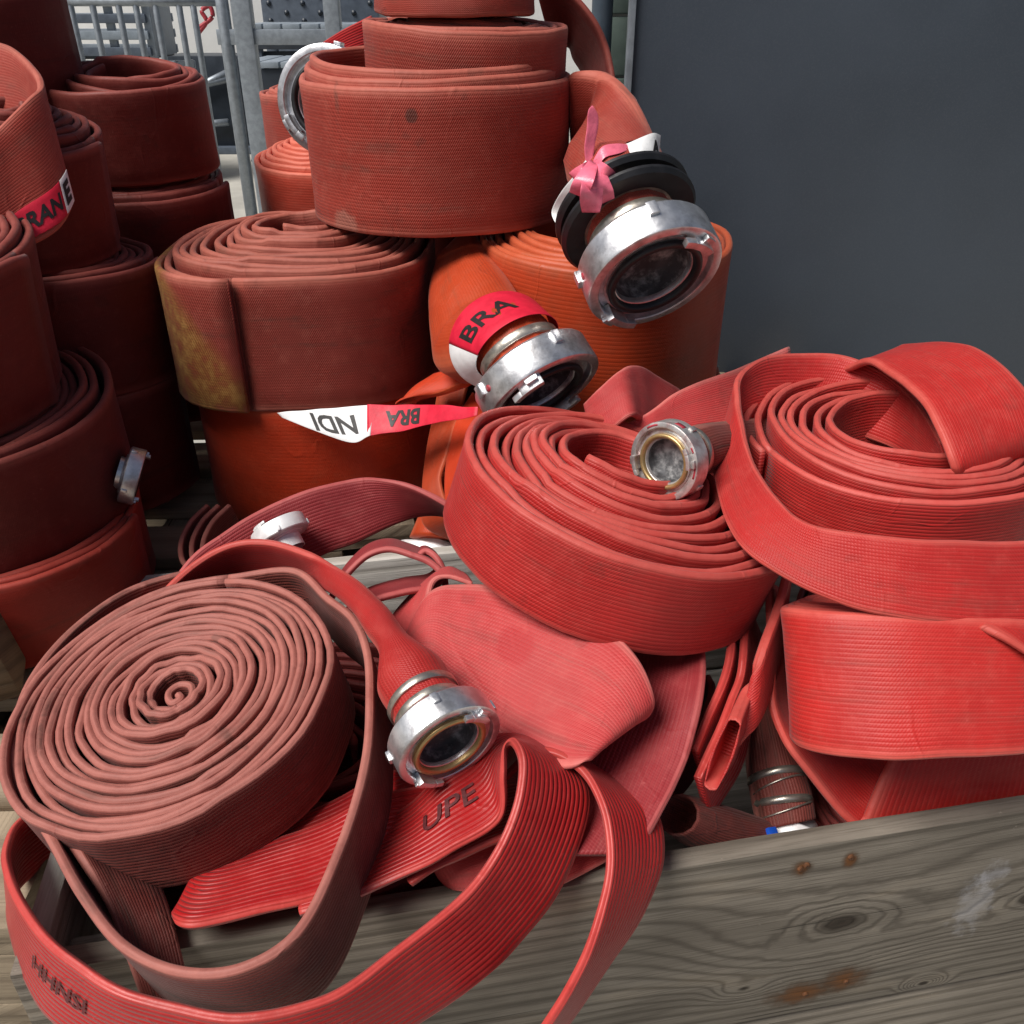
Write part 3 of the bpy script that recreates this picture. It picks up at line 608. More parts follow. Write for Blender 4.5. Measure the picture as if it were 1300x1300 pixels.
lo = empty('low_bench', (gp(240, 0, 8.3)[0], 8.3, GZ), 'low dark bench with pale rails behind the gate', 'bench')
xa, xb = gp(190, 0, 8.4)[0], gp(330, 0, 8.4)[0]
board('bench_body', ((xa + xb) / 2, 8.7, GZ + .40), (xb - xa, .5, .74), M['dark'], lo, 0, .01)
for k, (y1, y2) in enumerate(((118, 92), (112, 100), (160, 155))):
    a = gp(236, y1, 8.4); b = gp(290, y2, 8.4); tube('rail', [a, b], .03, M['galv'], lo, 12)
board('foot', ((xa + xb) / 2, 8.6, GZ + .03), (xb - xa, .5, .06), M['plastic'], lo, 0, .006)
wh = empty('white_wall', (-2.5, 9.6, GZ), 'sunlit white rendered wall at the far end of the yard', 'wall')
board('wall_face', (-3.6, 9.7, GZ + 1.6), (9, .2, 3.2), M['white'], wh, 0, .01)
board('coping', (-3.6, 9.66, GZ + 3.23), (9.1, .34, .06), M['concrete'], wh, 0, .01)
pts = [gp(252, 42, 5.2), gp(262, 26, 5.2), gp(256, 14, 5.2), gp(266, 8, 5.2), gp(270, 20, 5.2), gp(260, 30, 5.2), gp(248, 38, 5.2)]
rp = tube('rope', catmull(pts, 6), .011, M['red_paint'], None, 10); rp['label'] = 'dusty red rope knotted on the white background behind the gate'; rp['category'] = 'rope'

# ================================================================== MIDDLE STACK
LW = M['scarlet']
m3, rb3, n3 = coil('rolled_fire_hose', 'plain scarlet hose roll under the brown one with the ochre patch', 'hose roll', M['scarlet'], (-.325, 1.42, .825), (0, 0, 1), .200, .212, 17, .03, t=.0095, seed=3, phase=1.0, jit=.0008, zj=.002, corners=.3)
YU0 = 0.
KW2 = dict(seed=4, phase=math.radians(-106), jit=.003, zj=.005, tele=.034, corners=.9, shift=(.0, .01))
_A, _B, _N, _s = coil_frames(np.array([-.330, 1.418, 1.018]), (0, .0, 1), .208, .200, .0105, 11.0, .055, **KW2)
YU0 = float(Rib(_A, _B, [.01] * len(_A)).u[-1])
M['ochre'] = hose_mat('hose_brown_ochre', (.215, .030, .020), (.40, .115, .08), dirt=(.035, .022, .015), dirt_amt=.6, ribs=44, rib_h=.2, rib_tint=.12, weave=.2, rough=.62, patch=yel)
m2, rb2, n2_ = coil('rolled_fire_hose', 'brownish hose roll with an ochre paint patch beside a dark crease', 'hose roll', M['ochre'], (-.330, 1.418, 1.018), (0, .0, 1), .208, .200, 11.0, .055, t=.0105, **KW2)
m5, rb5, n5 = coil('rolled_fire_hose', 'bright orange hose roll under the big black-collared coupling', 'hose roll', M['orange'], (.142, 1.388, 1.040), (0, -.03, 1), .193, .215, 7, .11, t=.0105, seed=5, phase=math.radians(60), jit=.003, zj=.006, tele=.022)
coil('rolled_fire_hose', 'orange hose roll lowest on the right behind the crate', 'hose roll', M['orange'], (.15, 1.40, .822), (0, 0, 1), .19, .212, 6, .12, t=.0105, seed=6)
m1, rb1, n1 = coil('rolled_fire_hose', 'large terracotta hose roll on top of the stack, with dark spot and pale scuff', 'hose roll', M['terra'], (-.118, 1.487, 1.254), (-.01, -.045, 1), .201, .196, 3.0, .171, t=.0105, seed=8, phase=math.radians(20), jit=.0015, zj=.004, tele=.034)
coil('rolled_fire_hose', 'smaller terracotta roll nested inside the large terracotta roll', 'hose roll', M['terra'], (-.072, 1.480, 1.318), (.02, -.03, 1), .154, .19, 8, .05, t=.009, seed=9, tele=.012, zj=.004, phase=math.radians(150))
coil('rolled_fire_hose', 'topmost terracotta roll cut off by the upper photo edge', 'hose roll', M['terra'], (-.085, 1.490, 1.418), (0, 0, 1), .118, .088, 9, .03, t=.009, seed=10, tele=.01, phase=math.radians(100))

# hose end with the black collar, from the large roll
ak = axis_at(830, 352, .43, .90, .56); cA = P(831, 352, 1.075); OD = .172
e5 = edges([(722, 128, 1.36, 738, 250, '+', .011), (728, 92, 1.29, 730, 235, '+', .014), (770, 94, 1.25, 735, 205, '+', .03), (800, 118, 1.215, 726, 215, '+', .06, .155), (828, 168, 1.19, 722, 232, '+', .10, .13), (846, 214, 1.17, 741, 262, 1.17, .115)], .17, n=9, end=(cA, ak, OD))
rib_mesh('loose_end', e5, M['terra'], m1, caps=True)
coupling(m1, cA, ak, OD, MM, rot=1.05, dots=(2.2,), tail=1.0, bands=2)
for zz in (1.00, 1.26):
    Vr, Fr, _, _ = lathe([(.70 * OD / 2, 0), (.98 * OD / 2, .002), (1.03 * OD / 2, -.003), (1.03 * OD / 2, -.007), (.98 * OD / 2, -.010), (.70 * OD / 2, -.011)], cA - ak * (zz * OD / 2), ak, 56, True)
    o = mesh_obj('rubber_collar', Vr, Fr, M['rubber'], m1); shade_auto(o)
# coupling left of the large roll, with the dark red band over it
ak2 = axis_at(425, 130, -.9, -.1, .93)
coupling(m1, P(414, 128, 1.47), ak2, .172, MM, rot=.6, tail=.6, bands=1)
ex = edges([(382, 84, 1.52, 440, 96, 1.52, .006), (400, 62, 1.50, 452, 78, 1.50, .008), (425, 44, 1.53, 458, 80, 1.53, .008), (470, 20, 1.58, 480, 78, 1.58, .008)], .12); rib_mesh('loose_end', ex, M['bright'], m1)
# dark band falling at the right of the small rolls
ex = edges([(676, -30, 1.46, 700, 60, '+', .010), (720, -14, 1.46, 722, 60, '+', .010), (752, 20, 1.47, 728, 75, '+', .010), (772, 62, 1.49, 742, 100, '+', .010), (782, 110, 1.50, 752, 160, '+', .010)], .12)
big = bpy.data.objects[[o.name for o in bpy.data.objects if o.get('label', '').startswith('smaller terracotta')][0]]
rib_mesh('loose_end', ex, M['maroon'], big)
# the loose end with taped coupling between the brown and orange rolls
ak3 = axis_at(690, 492, .52, .85, .36); cB6 = P(690, 497, 1.125)
e6 = edges([(600, 285, 1.38, 556, 325, 1.38, .010), (614, 314, 1.33, 546, 380, 1.33, .045), (642, 350, 1.28, 548, 430, 1.28, .085), (668, 388, 1.245, 556, 468, 1.245, .112)], .17, n=9, end=(cB6, ak3, .158, (.95, .62)))
rib_mesh('loose_end', e6, M['orange'], m5)
coupling(m5, cB6, ak3, .160, MM, rot=2.4, dots=(4.4, .6), tail=.9, bands=1)
# rolls standing behind
coil('rolled_fire_hose', 'added maroon roll darkening the gap between brown and orange rolls', 'hose roll', M['maroon'], (-.07, 1.80, 1.06), (0, 0, 1), .17, .2, 6, .08, t=.0105, seed=14)  # added to block the bright ground and keep this gap dark
coil('rolled_fire_hose', 'added lower maroon roll darkening the gap', 'hose roll', M['maroon'], (-.07, 1.80, .85), (0, 0, 1), .17, .2, 6, .08, t=.0105, seed=15)  # added below it for the same dark backing
coil('rolled_fire_hose', 'added maroon roll between the crate and the dark wall, darkening the opening', 'hose roll', M['maroon'], (.56, 1.45, .72), (0, 0, 1), .165, .115, 9, .03, t=.0105, seed=16)  # added so the hollow of the right coral roll stays dark
coil('rolled_fire_hose', 'small salmon hose roll behind the brown roll, left of the large roll', 'hose roll', M['salmon'], (-.375, 1.84, 1.085), (0, -.08, 1), .128, .16, 8, .03, t=.010, seed=11, tele=.045, phase=1.2, zj=.002)
coil('rolled_fire_hose', 'terracotta roll far behind the coupling at the left of the large roll', 'hose roll', M['terra'], (-.40, 2.12, 1.175), (0, 0, 1), .150, .2, 8, .06, t=.010, seed=12, tele=.03, phase=2.8)
coil('rolled_fire_hose', 'scarlet roll mostly hidden under the salmon roll', 'hose roll', M['scarlet'], (-.37, 1.86, .92), (0, 0, 1), .13, .19, 6, .06, t=.010, seed=13)
# small roll squeezed at the foot of the scarlet roll
sf = empty('folded_hose', P(250, 690, 1.28), 'thin brown-red hose folded on edge at the foot of the scarlet roll', 'hose')
for k in range(3):
    dx = 14 * k
    r_ = edgesW([(262 + dx, 640, 1.33), (240 + dx, 662, 1.30), (228 + dx, 690, 1.27), (234 + dx, 715, 1.24), (262 + dx, 722, 1.22)], (.01, .03, -.075)); rib_mesh('fold', r_, M['brown'], sf)
# orange folded pieces between scarlet roll and coral roll
of = empty('folded_hose', P(560, 600, 1.22), 'orange hose folded between the scarlet roll and the coral roll', 'hose')
r_ = edges([(600, 470, 1.34, 560, 470, 1.37), (585, 520, 1.32, 552, 520, 1.36), (572, 570, 1.29, 540, 585, 1.34), (560, 610, 1.28, 536, 640, 1.30), (575, 650, 1.27, 540, 668, 1.30), (600, 665, 1.29, 585, 690, 1.32)], .12, .009); rib_mesh('fold', r_, M['orange'], of)
r_ = edges([(640, 520, 1.27, 600, 500, 1.33), (606, 555, 1.25, 578, 540, 1.31), (588, 600, 1.23, 566, 610, 1.28), (600, 650, 1.22, 570, 670, 1.25)], .12, .009); rib_mesh('fold', r_, M['scarlet'], of)
r_ = edges([(600, 484, 1.28, 548, 480, 1.32, .03), (560, 500, 1.28, 524, 494, 1.31, .02), (528, 505, 1.30, 500, 520, 1.32)], .12, .02); rib_mesh('fold', r_, M['scarlet'], of)
of2 = empty('hose_end', P(555, 690, 1.17), 'orange ribbed hose end with silver coupling just behind the crate rim', 'hose')
r_ = edges([(630, 620, 1.38, 560, 600, 1.38, .05), (612, 650, 1.37, 540, 636, 1.37, .09), (602, 690, 1.36, 520, 682, 1.36, .10)], .12); rib_mesh('hose', r_, M['orange'], of2)
coupling(of2, P(548, 732, 1.37), axis_at(548, 732, -.3, .95, .25), .14, MW, tail=.7, bands=0)

# ================================================================== LEFT STACKS
def L(label, c, n, R, w_, turns, r0, mat='maroon', **k):
    k.setdefault('t', .0105); return coil('rolled_fire_hose', label, 'hose roll', M[mat], c, n, R, w_, turns, r0, **k)
l9 = L('bright red hose roll at the bottom of the left front stack', (-.712, 1.05, .738), (0, 0, 1), .196, .128, 8, .10, 'deepred', seed=21)
l8, rb8, n8 = L('dark maroon roll in the middle of the left front stack, its rim standing open', (-.735, 1.06, .905), (.02, -.10, 1), .195, .172, 8, .10, seed=22, tele=-.012, gap_out=.006, phase=math.radians(70), zj=.006)
l7, rb7, n7 = L('dark maroon roll on top of the left front stack at the photo edge', (-.745, 1.045, 1.115), (.12, -.12, 1), .178, .20, 11, .05, seed=23, tele=.02, zj=.004)
L('maroon roll under the upright dark roll, second row on the left', (-.690, 1.36, 1.010), (0, 0, 1), .140, .18, 7, .06, seed=24, tele=.0, gap_out=.01)
L('dark maroon roll with telescoped windings, second row on the left', (-.715, 1.36, 1.187), (.08, -.10, 1), .128, .16, 8, .03, seed=25, tele=.045, zj=.004)
L('maroon hose roll lowest in the second row on the left', (-.690, 1.36, .830), (0, 0, 1), .148, .20, 7, .06, seed=26)
L('wide maroon roll with flat folded top, upper tier of the left back stack', (-.668, 1.67, 1.232), (.02, -.15, 1), .140, .150, 5, .07, seed=27, tele=.016, zj=.008, phase=math.radians(150), sy=.9, shift=(.02, .02))
L('maroon roll in the middle of the left back stack', (-.680, 1.69, 1.068), (0, -.06, 1), .156, .20, 7, .08, seed=28, tele=.012, gap_out=.008)
L('darkest maroon roll at the bottom of the left back stack', (-.680, 1.69, .860), (0, 0, 1), .172, .20, 7, .08, seed=29)
L('dark maroon roll at the very top left corner of the photo', (-.905, 1.66, 1.365), (.0, -.06, 1), .178, .15, 8, .05, seed=30, tele=-.01)
L('maroon roll under the top left corner roll', (-.935, 1.67, 1.205), (0, 0, 1), .17, .20, 6, .08, seed=31)
L('maroon roll standing lower behind the left front stack', (-1.00, 1.66, 1.0), (0, 0, 1), .17, .20, 6, .08, seed=32)
# silver coupling poking out of the middle roll
coupling(l8, P(176, 606, 1.215), axis_at(176, 606, .97, .24, .02), .078, MM, rot=.9, tail=.7, bands=0)
cpl = empty('hose_coupling', P(216, 438, 1.45), 'small silver coupling half hidden left of the ochre patch', 'coupling')
coupling(cpl, P(222, 436, 1.47), axis_at(222, 436, .9, -.3, .2), .05, MM, tail=.5, bands=0)
# twisted loop in front of the second row
tl = edges([(-110, 90, 1.34, -90, 240, 1.34), (-50, 58, 1.30, -30, 210, 1.30), (0, 54, 1.26, 30, 208, 1.26), (34, 76, 1.22, 74, 222, 1.22), (51, 106, 1.18, 90, 256, 1.18), (34, 126, 1.145, 76, 290, 1.15), (0, 160, 1.115, 30, 318, 1.12), (-50, 205, 1.08, -30, 350, 1.08), (-120, 240, 1.06, -100, 380, 1.06)], .15, .0095)
tw = empty('hose_loop', P(40, 300, 1.18), 'twisted terracotta loop of hose wrapped with red and white tape on the left', 'hose')
rib_mesh('loop', tl, M['terra'], tw)

# ================================================================== HOSES IN THE CRATE
for c_, r_0, lab, sd in (((-.215, .715, .635), .20, 'added dark crimson hose roll filling the left of the crate', 51), ((.07, .820, .650), .165, 'added dark crimson hose roll filling the middle of the crate', 52), ((.545, .885, .665), .19, 'added dark crimson hose roll filling the right of the crate', 53),
        ((-.02, .90, .60), .13, 'small added dark crimson roll filling the back of the crate', 54), ((.43, .72, .55), .10, 'small added dark crimson roll filling the front of the crate', 55)):
    coil('rolled_fire_hose', lab, 'hose roll', M['crimson'], c_, (0.02, .03, 1), r_0, .088, 10, .04, t=.0085, seed=sd, jit=.003, zj=.008)  # rolls added under the heap so the gaps between hoses stay dark
# brownish roll lying on the front left corner
c1 = P(218, 874, .855); n1v = axis_at(215, 895, -.51, -.86, .67)
def plane_d(x, y, c, n, dz=0.): r = ray(x, y); return ((np.asarray(c) + np.asarray(n) * dz - CAM) @ n) / (r @ n)
tailpx = [(372, 722, .0), (415, 757, -.002), (446, 782, -.004), (464, 822, -.006), (468, 890, -.008), (462, 966, -.008), (429, 1076, -.008), (372, 1185, -.008), (305, 1226, -.008), (229, 1231, -.009), (157, 1200, -.009), (102, 1133, -.010), (62, 1061, -.010), (30, 1010, -.011), (15, 965, -.008), (18, 915, -.006), (34, 868, -.005), (66, 822, -.006), (108, 782, -.008), (160, 748, -.012), (220, 728, -.018), (290, 716, -.026)]
tail = []
for x, y, dz in tailpx:
    a_ = P(x, y, plane_d(x, y, c1, n1v, dz)); tail.append((a_, a_ - n1v * .088, .0085))
ey1 = unit(np.array([0, 1., 0]) - n1v * n1v[1]); ex1 = np.cross(ey1, n1v)
dvec = tail[0][0] - c1; ph = math.atan2(dvec @ ey1, dvec @ ex1) + .35
C1, rbC1, nC1 = coil('rolled_fire_hose', 'brownish-red hose roll lying on the front left corner of the crate, spiral face up', 'hose roll', M['brown'], c1, n1v, .1585, .088, 16.6, .022, t=.0079, seed=41, phase=ph, cw=-1, jit=.0013, zj=.0040, tail=tail, tail_name='loose_turn', sx=1.0, sy=1.0)
# folded start in the middle of the spiral
mid = []
for (ra, an) in ((.019, -1.2), (.018, -.3), (.016, .6), (.012, 1.5), (.008, 2.6), (.007, 3.8), (.0105, 4.8), (.009, 5.6), (.003, 6.2)):
    a_ = c1 + ex1 * ra * math.cos(an) + ey1 * ra * math.sin(an) - n1v * .006; mid.append(np.concatenate([a_, a_ - n1v * .08, [.0075]]))
R_ = np.array(catmull(mid, 8)); rib_mesh('inner_fold', Rib(R_[:, :3], R_[:, 3:6], R_[:, 6]), M['brown'], C1)
r_ = edges([(70, 1050, .78, 200, 1120, .80), (100, 1090, .75, 214, 1160, .765), (135, 1150, .735, 226, 1195, .745), (160, 1215, .72, 238, 1240, .73), (180, 1270, .71, 250, 1290, .72)], .088, .0085); rib_mesh('loose_end', r_, M['brown'], C1)

# long bright red hose hanging over the front board
lh = empty('loose_hose', P(600, 1100, .72), 'long bright red ribbed hose looping over the front board of the crate', 'hose', 'loose hoses in the crate')
q = [(150, 990, -.655, 160, 1060, '+'), (70, 1010, -.665, 90, 1080, '+'), (24, 1042, -.685, 40, 1110, '+'), (9, 1080, -.71, 14, 1150, '+'), (23, 1135, -.722, 26, 1215, '+'), (77, 1204, -.724, 62, 1290, '+'), (154, 1254, -.722, 160, 1345, '+'), (250, 1282, -.718, 280, 1385, '+'), (343, 1284, -.716, 405, 1372, '+'), (429, 1259, -.716, 516, 1306, '+'), (501, 1205, -.718, 593, 1257, '+'), (593, 1128, -.728, 655, 1200, '+'), (631, 1076, -.742, 707, 1133, '+'), (655, 1014, -.765, 744, 1040, '+'), (660, 966, -.785, 744, 998, '+'), (650, 941, -.797, 714, 962, '+'),
     (640, 950, -.793, 668, 934, '+'), (640, 985, -.775, 634, 932, '+'), (636, 1040, -.742, 600, 952, '+'), (569, 1085, -.724, 566, 976, '+'), (517, 1111, -.714, 521, 1022, '+'), (450, 1140, -.70, 452, 1060, '+'), (380, 1160, -.69, 385, 1085, '+')]
rl = edges(q, .086, .0078, n=12); rib_mesh('long_loop', rl, M['bright'], lh)
q = [(640, 990, -.74, 650, 950, '+'), (668, 962, -.752, 678, 938, '+'), (691, 954, -.758, 704, 938, '+'), (722, 966, -.758, 756, 972, '+'), (750, 995, -.752, 803, 1004, '+'), (767, 1038, -.742, 834, 1035, '+'), (770, 1100, -.722, 841, 1085, '+'), (755, 1176, -.70, 822, 1146, '+'), (722, 1252, -.67, 780, 1212, '+'), (693, 1300, -.645, 730, 1282, '+'), (650, 1360, -.60, 680, 1350, '+')]
r2 = edges(q, .086, .0078); rib_mesh('hanging_strand', r2, M['bright'], lh)
q = [(520, 1122, -.70, 520, 1100, '+'), (569, 1096, -.706, 569, 1030, '+'), (640, 1066, -.715, 640, 1000, '+'), (690, 1050, -.72, 690, 990, '+')]
rib_mesh('under_strand', edges(q, .086, .0078), M['bright'], lh)
fh = empty('folded_hose', P(300, 1150, .78), 'crimson hose folded flat under the brownish roll at the front board', 'hose', 'loose hoses in the crate')
q = [(600, 1078, -.69, 590, 990, '+'), (480, 1116, -.692, 480, 1010, '+'), (395, 1144, -.692, 420, 1040, '+'), (300, 1166, -.692, 340, 1070, '+'), (240, 1178, -.692, 285, 1085, '+'), (222, 1172, -.687, 265, 1082, '+'), (228, 1160, -.680, 270, 1075, '+'), (300, 1146, -.678, 340, 1055, '+'), (395, 1120, -.678, 420, 1020, '+'), (480, 1085, -.68, 485, 985, '+'), (560, 1050, -.68, 560, 960, '+')]
rib_mesh('fold', edges(q, .086, .0095), M['bright'], fh)
# red hose with the brass-ringed coupling
rh = empty('loose_hose', P(450, 780, .93), 'red hose arching behind the brownish roll to a brass-ringed coupling', 'hose', 'loose hoses in the crate')
q = [(150, 840, 1.0, 190, 880, '+'), (200, 760, 1.0, 222, 815, '+'), (240, 720, 1.0, 258, 770, '+'), (287, 692, 1.0, 300, 744, '+'), (335, 686, .99, 345, 738, '+'), (385, 699, .965, 385, 745, '+'), (420, 716, .94, 418, 752, .945, .012), (456, 738, .915, 446, 775, .905, .020), (494, 774, .882, 466, 806, .868, .032), (518, 806, .86, 482, 832, .85, .048)]
kc = P(571, 946, .775); kx_ = axis_at(571, 946, .50, .86, .52)
rib_mesh('hose', edges(q, .086, .0085, end=(kc, kx_, .0995)), M['coral'], rh)
coupling(rh, kc, kx_, .0995, MM, rot=.95, seal='brass', tail=1.15, bands=2)
# dusky arch behind it
ah = empty('loose_hose', P(430, 650, 1.08), 'dusky red hose arching high in front of the scarlet roll', 'hose', 'loose hoses in the crate')
q = [(190, 790, 1.02, 230, 850, 1.04), (238, 711, 1.03, 275, 770, 1.05), (283, 676, 1.05, 325, 742, 1.06), (338, 643, 1.07, 372, 722, 1.08), (390, 622, 1.08, 415, 703, 1.09), (442, 609, 1.09, 458, 687, 1.10), (477, 607, 1.09, 500, 667, 1.11), (511, 613, 1.08, 530, 656, 1.12), (546, 628, 1.07, 556, 654, 1.12), (580, 648, 1.06, 585, 660, 1.13), (640, 690, 1.04, 640, 690, 1.12)]
rib_mesh('hose', edges(q, .086, .0085), M['rosedark'], ah)
coupling(ah, P(352, 668, 1.04), axis_at(352, 668, -.45, -.85, -.25), .066, MW, rot=.4, tail=1.0, bands=0)
# dark open loop and the piece beside it
dl = empty('loose_hose', P(500, 740, .98), 'small dusky hose loop standing open at the back board', 'hose', 'loose hoses in the crate')
r_ = edgesW([(420, 760, .97), (442, 728, .98), (468, 705, .985), (494, 698, .985), (522, 705, .98), (548, 716, .975), (562, 732, .97), (552, 745, .962), (516, 752, .95), (478, 762, .94), (440, 778, .93)], (-.012, .075, -.035)); rib_mesh('loop', r_, M['rosedark'], dl)
r_ = edgesW([(530, 708, .99), (540, 700, .995), (552, 706, .99), (562, 722, .985), (566, 745, .98)], (-.01, .07, -.04)); rib_mesh('loop', r_, M['rosedark'], dl)
# broad rose hose
bh = empty('broad_hose', P(680, 850, .88), 'broad rose-pink hose folded over below the coral roll, with a wet spot', 'hose', 'loose hoses in the crate')
q = [(520, 800, .93, 500, 870, .90), (548, 752, .93, 536, 850, .88), (585, 742, .93, 575, 890, .86), (630, 744, .925, 615, 925, .845), (680, 760, .91, 650, 950, .83), (730, 780, .89, 685, 968, .815), (782, 806, .868, 712, 976, .80), (816, 846, .848, 730, 974, .79), (829, 888, .838, 742, 966, .79), (822, 905, .842, 742, 962, .80), (790, 915, .86, 720, 960, .82), (740, 900, .88, 690, 950, .84)]
rib_mesh('broad_fold', edges(q, .13, .009), M['rose'], bh)
q = [(600, 742, .935, 588, 728, .96), (570, 733, .94, 565, 722, .97), (550, 740, .94, 520, 760, .98), (545, 780, .93, 490, 800, .96), (540, 820, .91, 500, 830, .94)]
rib_mesh('back_fold', edges(q, .12, .008), M['rose'], bh)
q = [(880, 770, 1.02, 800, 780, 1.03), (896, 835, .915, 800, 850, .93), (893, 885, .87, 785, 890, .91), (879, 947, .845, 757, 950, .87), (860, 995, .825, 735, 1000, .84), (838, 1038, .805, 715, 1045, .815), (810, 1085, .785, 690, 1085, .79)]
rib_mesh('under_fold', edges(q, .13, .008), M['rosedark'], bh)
q = [(830, 1010, -.68, 800, 1075, -.66), (740, 1030, -.69, 760, 1100, -.66), (660, 1045, -.69, 690, 1132, -.655), (590, 1066, -.69, 622, 1138, -.655), (556, 1088, -.68, 585, 1130, -.655), (552, 1105, -.66, 574, 1128, -.65)]
rib_mesh('front_fold', edges(q, .1, .008), M['rose'], bh)

# coral roll in the centre right
c4 = P(800, 612, .970); n4 = axis_at(775, 620, .37, -.93, .42)
C4, rb4, n4_ = coil('rolled_fire_hose', 'coral-red ribbed hose roll tilted in the middle of the crate', 'hose roll', M['coral'], c4, n4, .184, .101, 10.4, .058, t=.0098, seed=44, phase=math.radians(5), cw=1, jit=.003, zj=.005, tele=.022, shift=(-.012, .022), sx=1.0, sy=.92)
# upright ribbons and the cut hose ends in the dark gap
q = [(1005, 700, .97, 995, 790, .99), (990, 757, .94, 985, 845, .955), (962, 838, .89, 955, 925, .885), (950, 872, .89, 925, 965, .875), (934, 912, .845, 900, 1003, .815)]
ch = empty('cut_hose', P(920, 950, .83), 'red hose with a narrow slit-like cut end facing out of the dark gap', 'hose', 'cut hose ends')
rb_ = edges([(*p, .008 + .0035 * i) for i, p in enumerate(q)], .086); rib_mesh('hose', rb_, M['coral'], ch, open_end=True)
uh = empty('folded_hose', P(900, 880, .9), 'crimson hose standing on edge in two folds beside the cut end', 'hose', 'loose hoses in the crate')
q = [(925, 760, 1.0, 945, 810, 1.04), (926, 826, .92, 945, 880, .99), (922, 850, .91, 935, 900, .98), (905, 890, .89, 925, 950, .95), (880, 950, .865, 900, 1010, .92)]
rib_mesh('fold', edges(q, .09, .009), M['bright'], uh)
q = [(945, 760, 1.0, 965, 810, 1.04), (942, 832, .92, 965, 890, .98), (938, 862, .91, 955, 910, .97), (920, 905, .885, 940, 970, .94), (885, 985, .85, 900, 1040, .89)]
rib_mesh('fold', edges(q, .09, .009), M['bright'], uh)
c11 = empty('cut_hose', P(900, 1060, .8), 'faded hose with gaping cut end lying on the crate rim', 'hose', 'cut hose ends')
q = [(1010, 1050, .97, 1015, 1110, .96, .034), (960, 1036, .94, 965, 1090, .93, .040), (925, 1024, .92, 920, 1090, .905, .048), (892, 1014, .90, 880, 1078, .885, .054), (868, 1008, .88, 852, 1060, .865, .050)]
rib_mesh('hose', edges(q, .07), M['brown'], c11, open_end=True)
br = empty('hose_end', P(990, 1000, .86), 'brown hose end bound with wire clamps above a pale coupling', 'hose')
q = [(985, 870, 1.03, 950, 880, 1.03, .02), (1000, 915, 1.0, 944, 925, 1.0, .045), (1016, 965, .98, 948, 982, .98, .060), (1030, 1004, .962, 954, 1018, .962, .060), (1036, 1040, .95, 962, 1056, .95, .060)]
rbb = edges(q, .06); rib_mesh('hose', rbb, M['brown'], br)
for f in (.60, .80):
    i = int(f * (len(rbb.C) - 1)); Vs, Fs, _, _ = lathe([(.0285, -.004), (.0315, -.004), (.0325, 0), (.0315, .004), (.0285, .004)], rbb.C[i], rbb.t[i], 36, True); mesh_obj('clamp_band', Vs, Fs, M['steel'], br)
for f in (.69, .88):
    i = int(f * (len(rbb.C) - 1)); e1 = rbb.W[i]; e2 = rbb.N[i]
    tube('wire', [rbb.C[i] + (e1 * math.cos(a) + e2 * math.sin(a)) * .031 + rbb.t[i] * .004 * math.cos(a) for a in np.linspace(0, 6.2832, 40)[:-1]], .0011, M['steel'], br, 6, True)
cb2 = coupling(br, P(1000, 1086, .95), axis_at(1000, 1086, -.15, .9, .35), .088, MW, tail=.9, bands=0)
cq = empty('hose_coupling', P(1000, 1060, .83), 'grey coupling ring with a blue plastic clip sunk at the crate rim', 'coupling')
coupling(cq, P(978, 1100, .93), axis_at(985, 1098, -.5, -.75, .45), .08, MW, rot=.3, tail=.5, bands=0)
cc = P(977, 1058, .795); Vb, Fb = arc_block(cc, unit(ray(977, 1058)) * -1, Rv, Uv, 0, 6.28, .004, .009, 0, .006, 12)
board('blue_clip', P(977, 1058, .92), (.012, .010, .014), M['blue'], cq, .4, .002, 0, 0, (.5, .3))

# coral roll at the right with its lifted outer turn
c6 = np.array([.462, .955, .915]); n6 = unit((-.02, -.03, 1))
C6, rb6, n6_ = coil('rolled_fire_hose', 'large coral-red roll at the right with its outer turn lifted into a loop', 'hose roll', M['coral'], c6, n6, .176, .092, 7.6, .075, t=.0085, seed=46, phase=math.radians(200), jit=.003, zj=.006, tele=.004, sx=1.04, sy=1.0)
q = [(1420, 640, .90, 1420, 760, .90), (1360, 676, .84, 1360, 792, .83), (1300, 686, .825, 1300, 797, .815), (1230, 686, .815, 1230, 796, .805), (1162, 684, .815, 1160, 788, .805), (1072, 674, .83, 1075, 770, .82), (1020, 662, .855, 1006, 740, .845), (985, 630, .89, 950, 704, .875), (960, 592, .93, 924, 668, .91), (946, 550, .975, 912, 622, .955), (938, 508, 1.03, 909, 588, 1.01), (940, 476, 1.085, 922, 556, 1.07), (966, 455, 1.13, 964, 540, 1.12), (1016, 448, 1.16, 1030, 542, 1.16), (1070, 451, 1.16, 1085, 552, 1.15), (1120, 470, 1.13, 1140, 572, 1.11), (1165, 510, 1.08, 1180, 600, 1.05), (1195, 560, 1.03, 1212, 622, 1.0)]
rib_mesh('lifted_turn', edges(q, .1, .0085), M['coral'], C6)
q = [(1070, 470, 1.16, 1150, 440, 1.18), (1098, 460, 1.10, 1190, 438, 1.12), (1131, 478, 1.04, 1236, 443, 1.06), (1165, 506, .99, 1276, 468, 1.01), (1189, 546, .955, 1306, 505, .98), (1206, 588, .94, 1322, 545, .965), (1210, 604, .95, 1326, 566, .975), (1206, 600, .975, 1322, 568, .99)]
rib_mesh('folded_flap', edges(q, .12, .0095), M['wide'], C6)
# coupling of that hose resting on the middle roll
kd = P(843, 586, .94); kdx = axis_at(843, 586, -.93, .30, .80)
r_ = edges([(1010, 520, 1.2, 1010, 580, 1.2, .02), (965, 530, 1.12, 970, 604, 1.12, .04)], .06, end=(kd, kdx, .086)); rib_mesh('loose_end', r_, M['brown'], C6)
coupling(C6, kd, kdx, .086, MO, rot=.35, seal='brass', tail=1.2, bands=2, red_band=True)
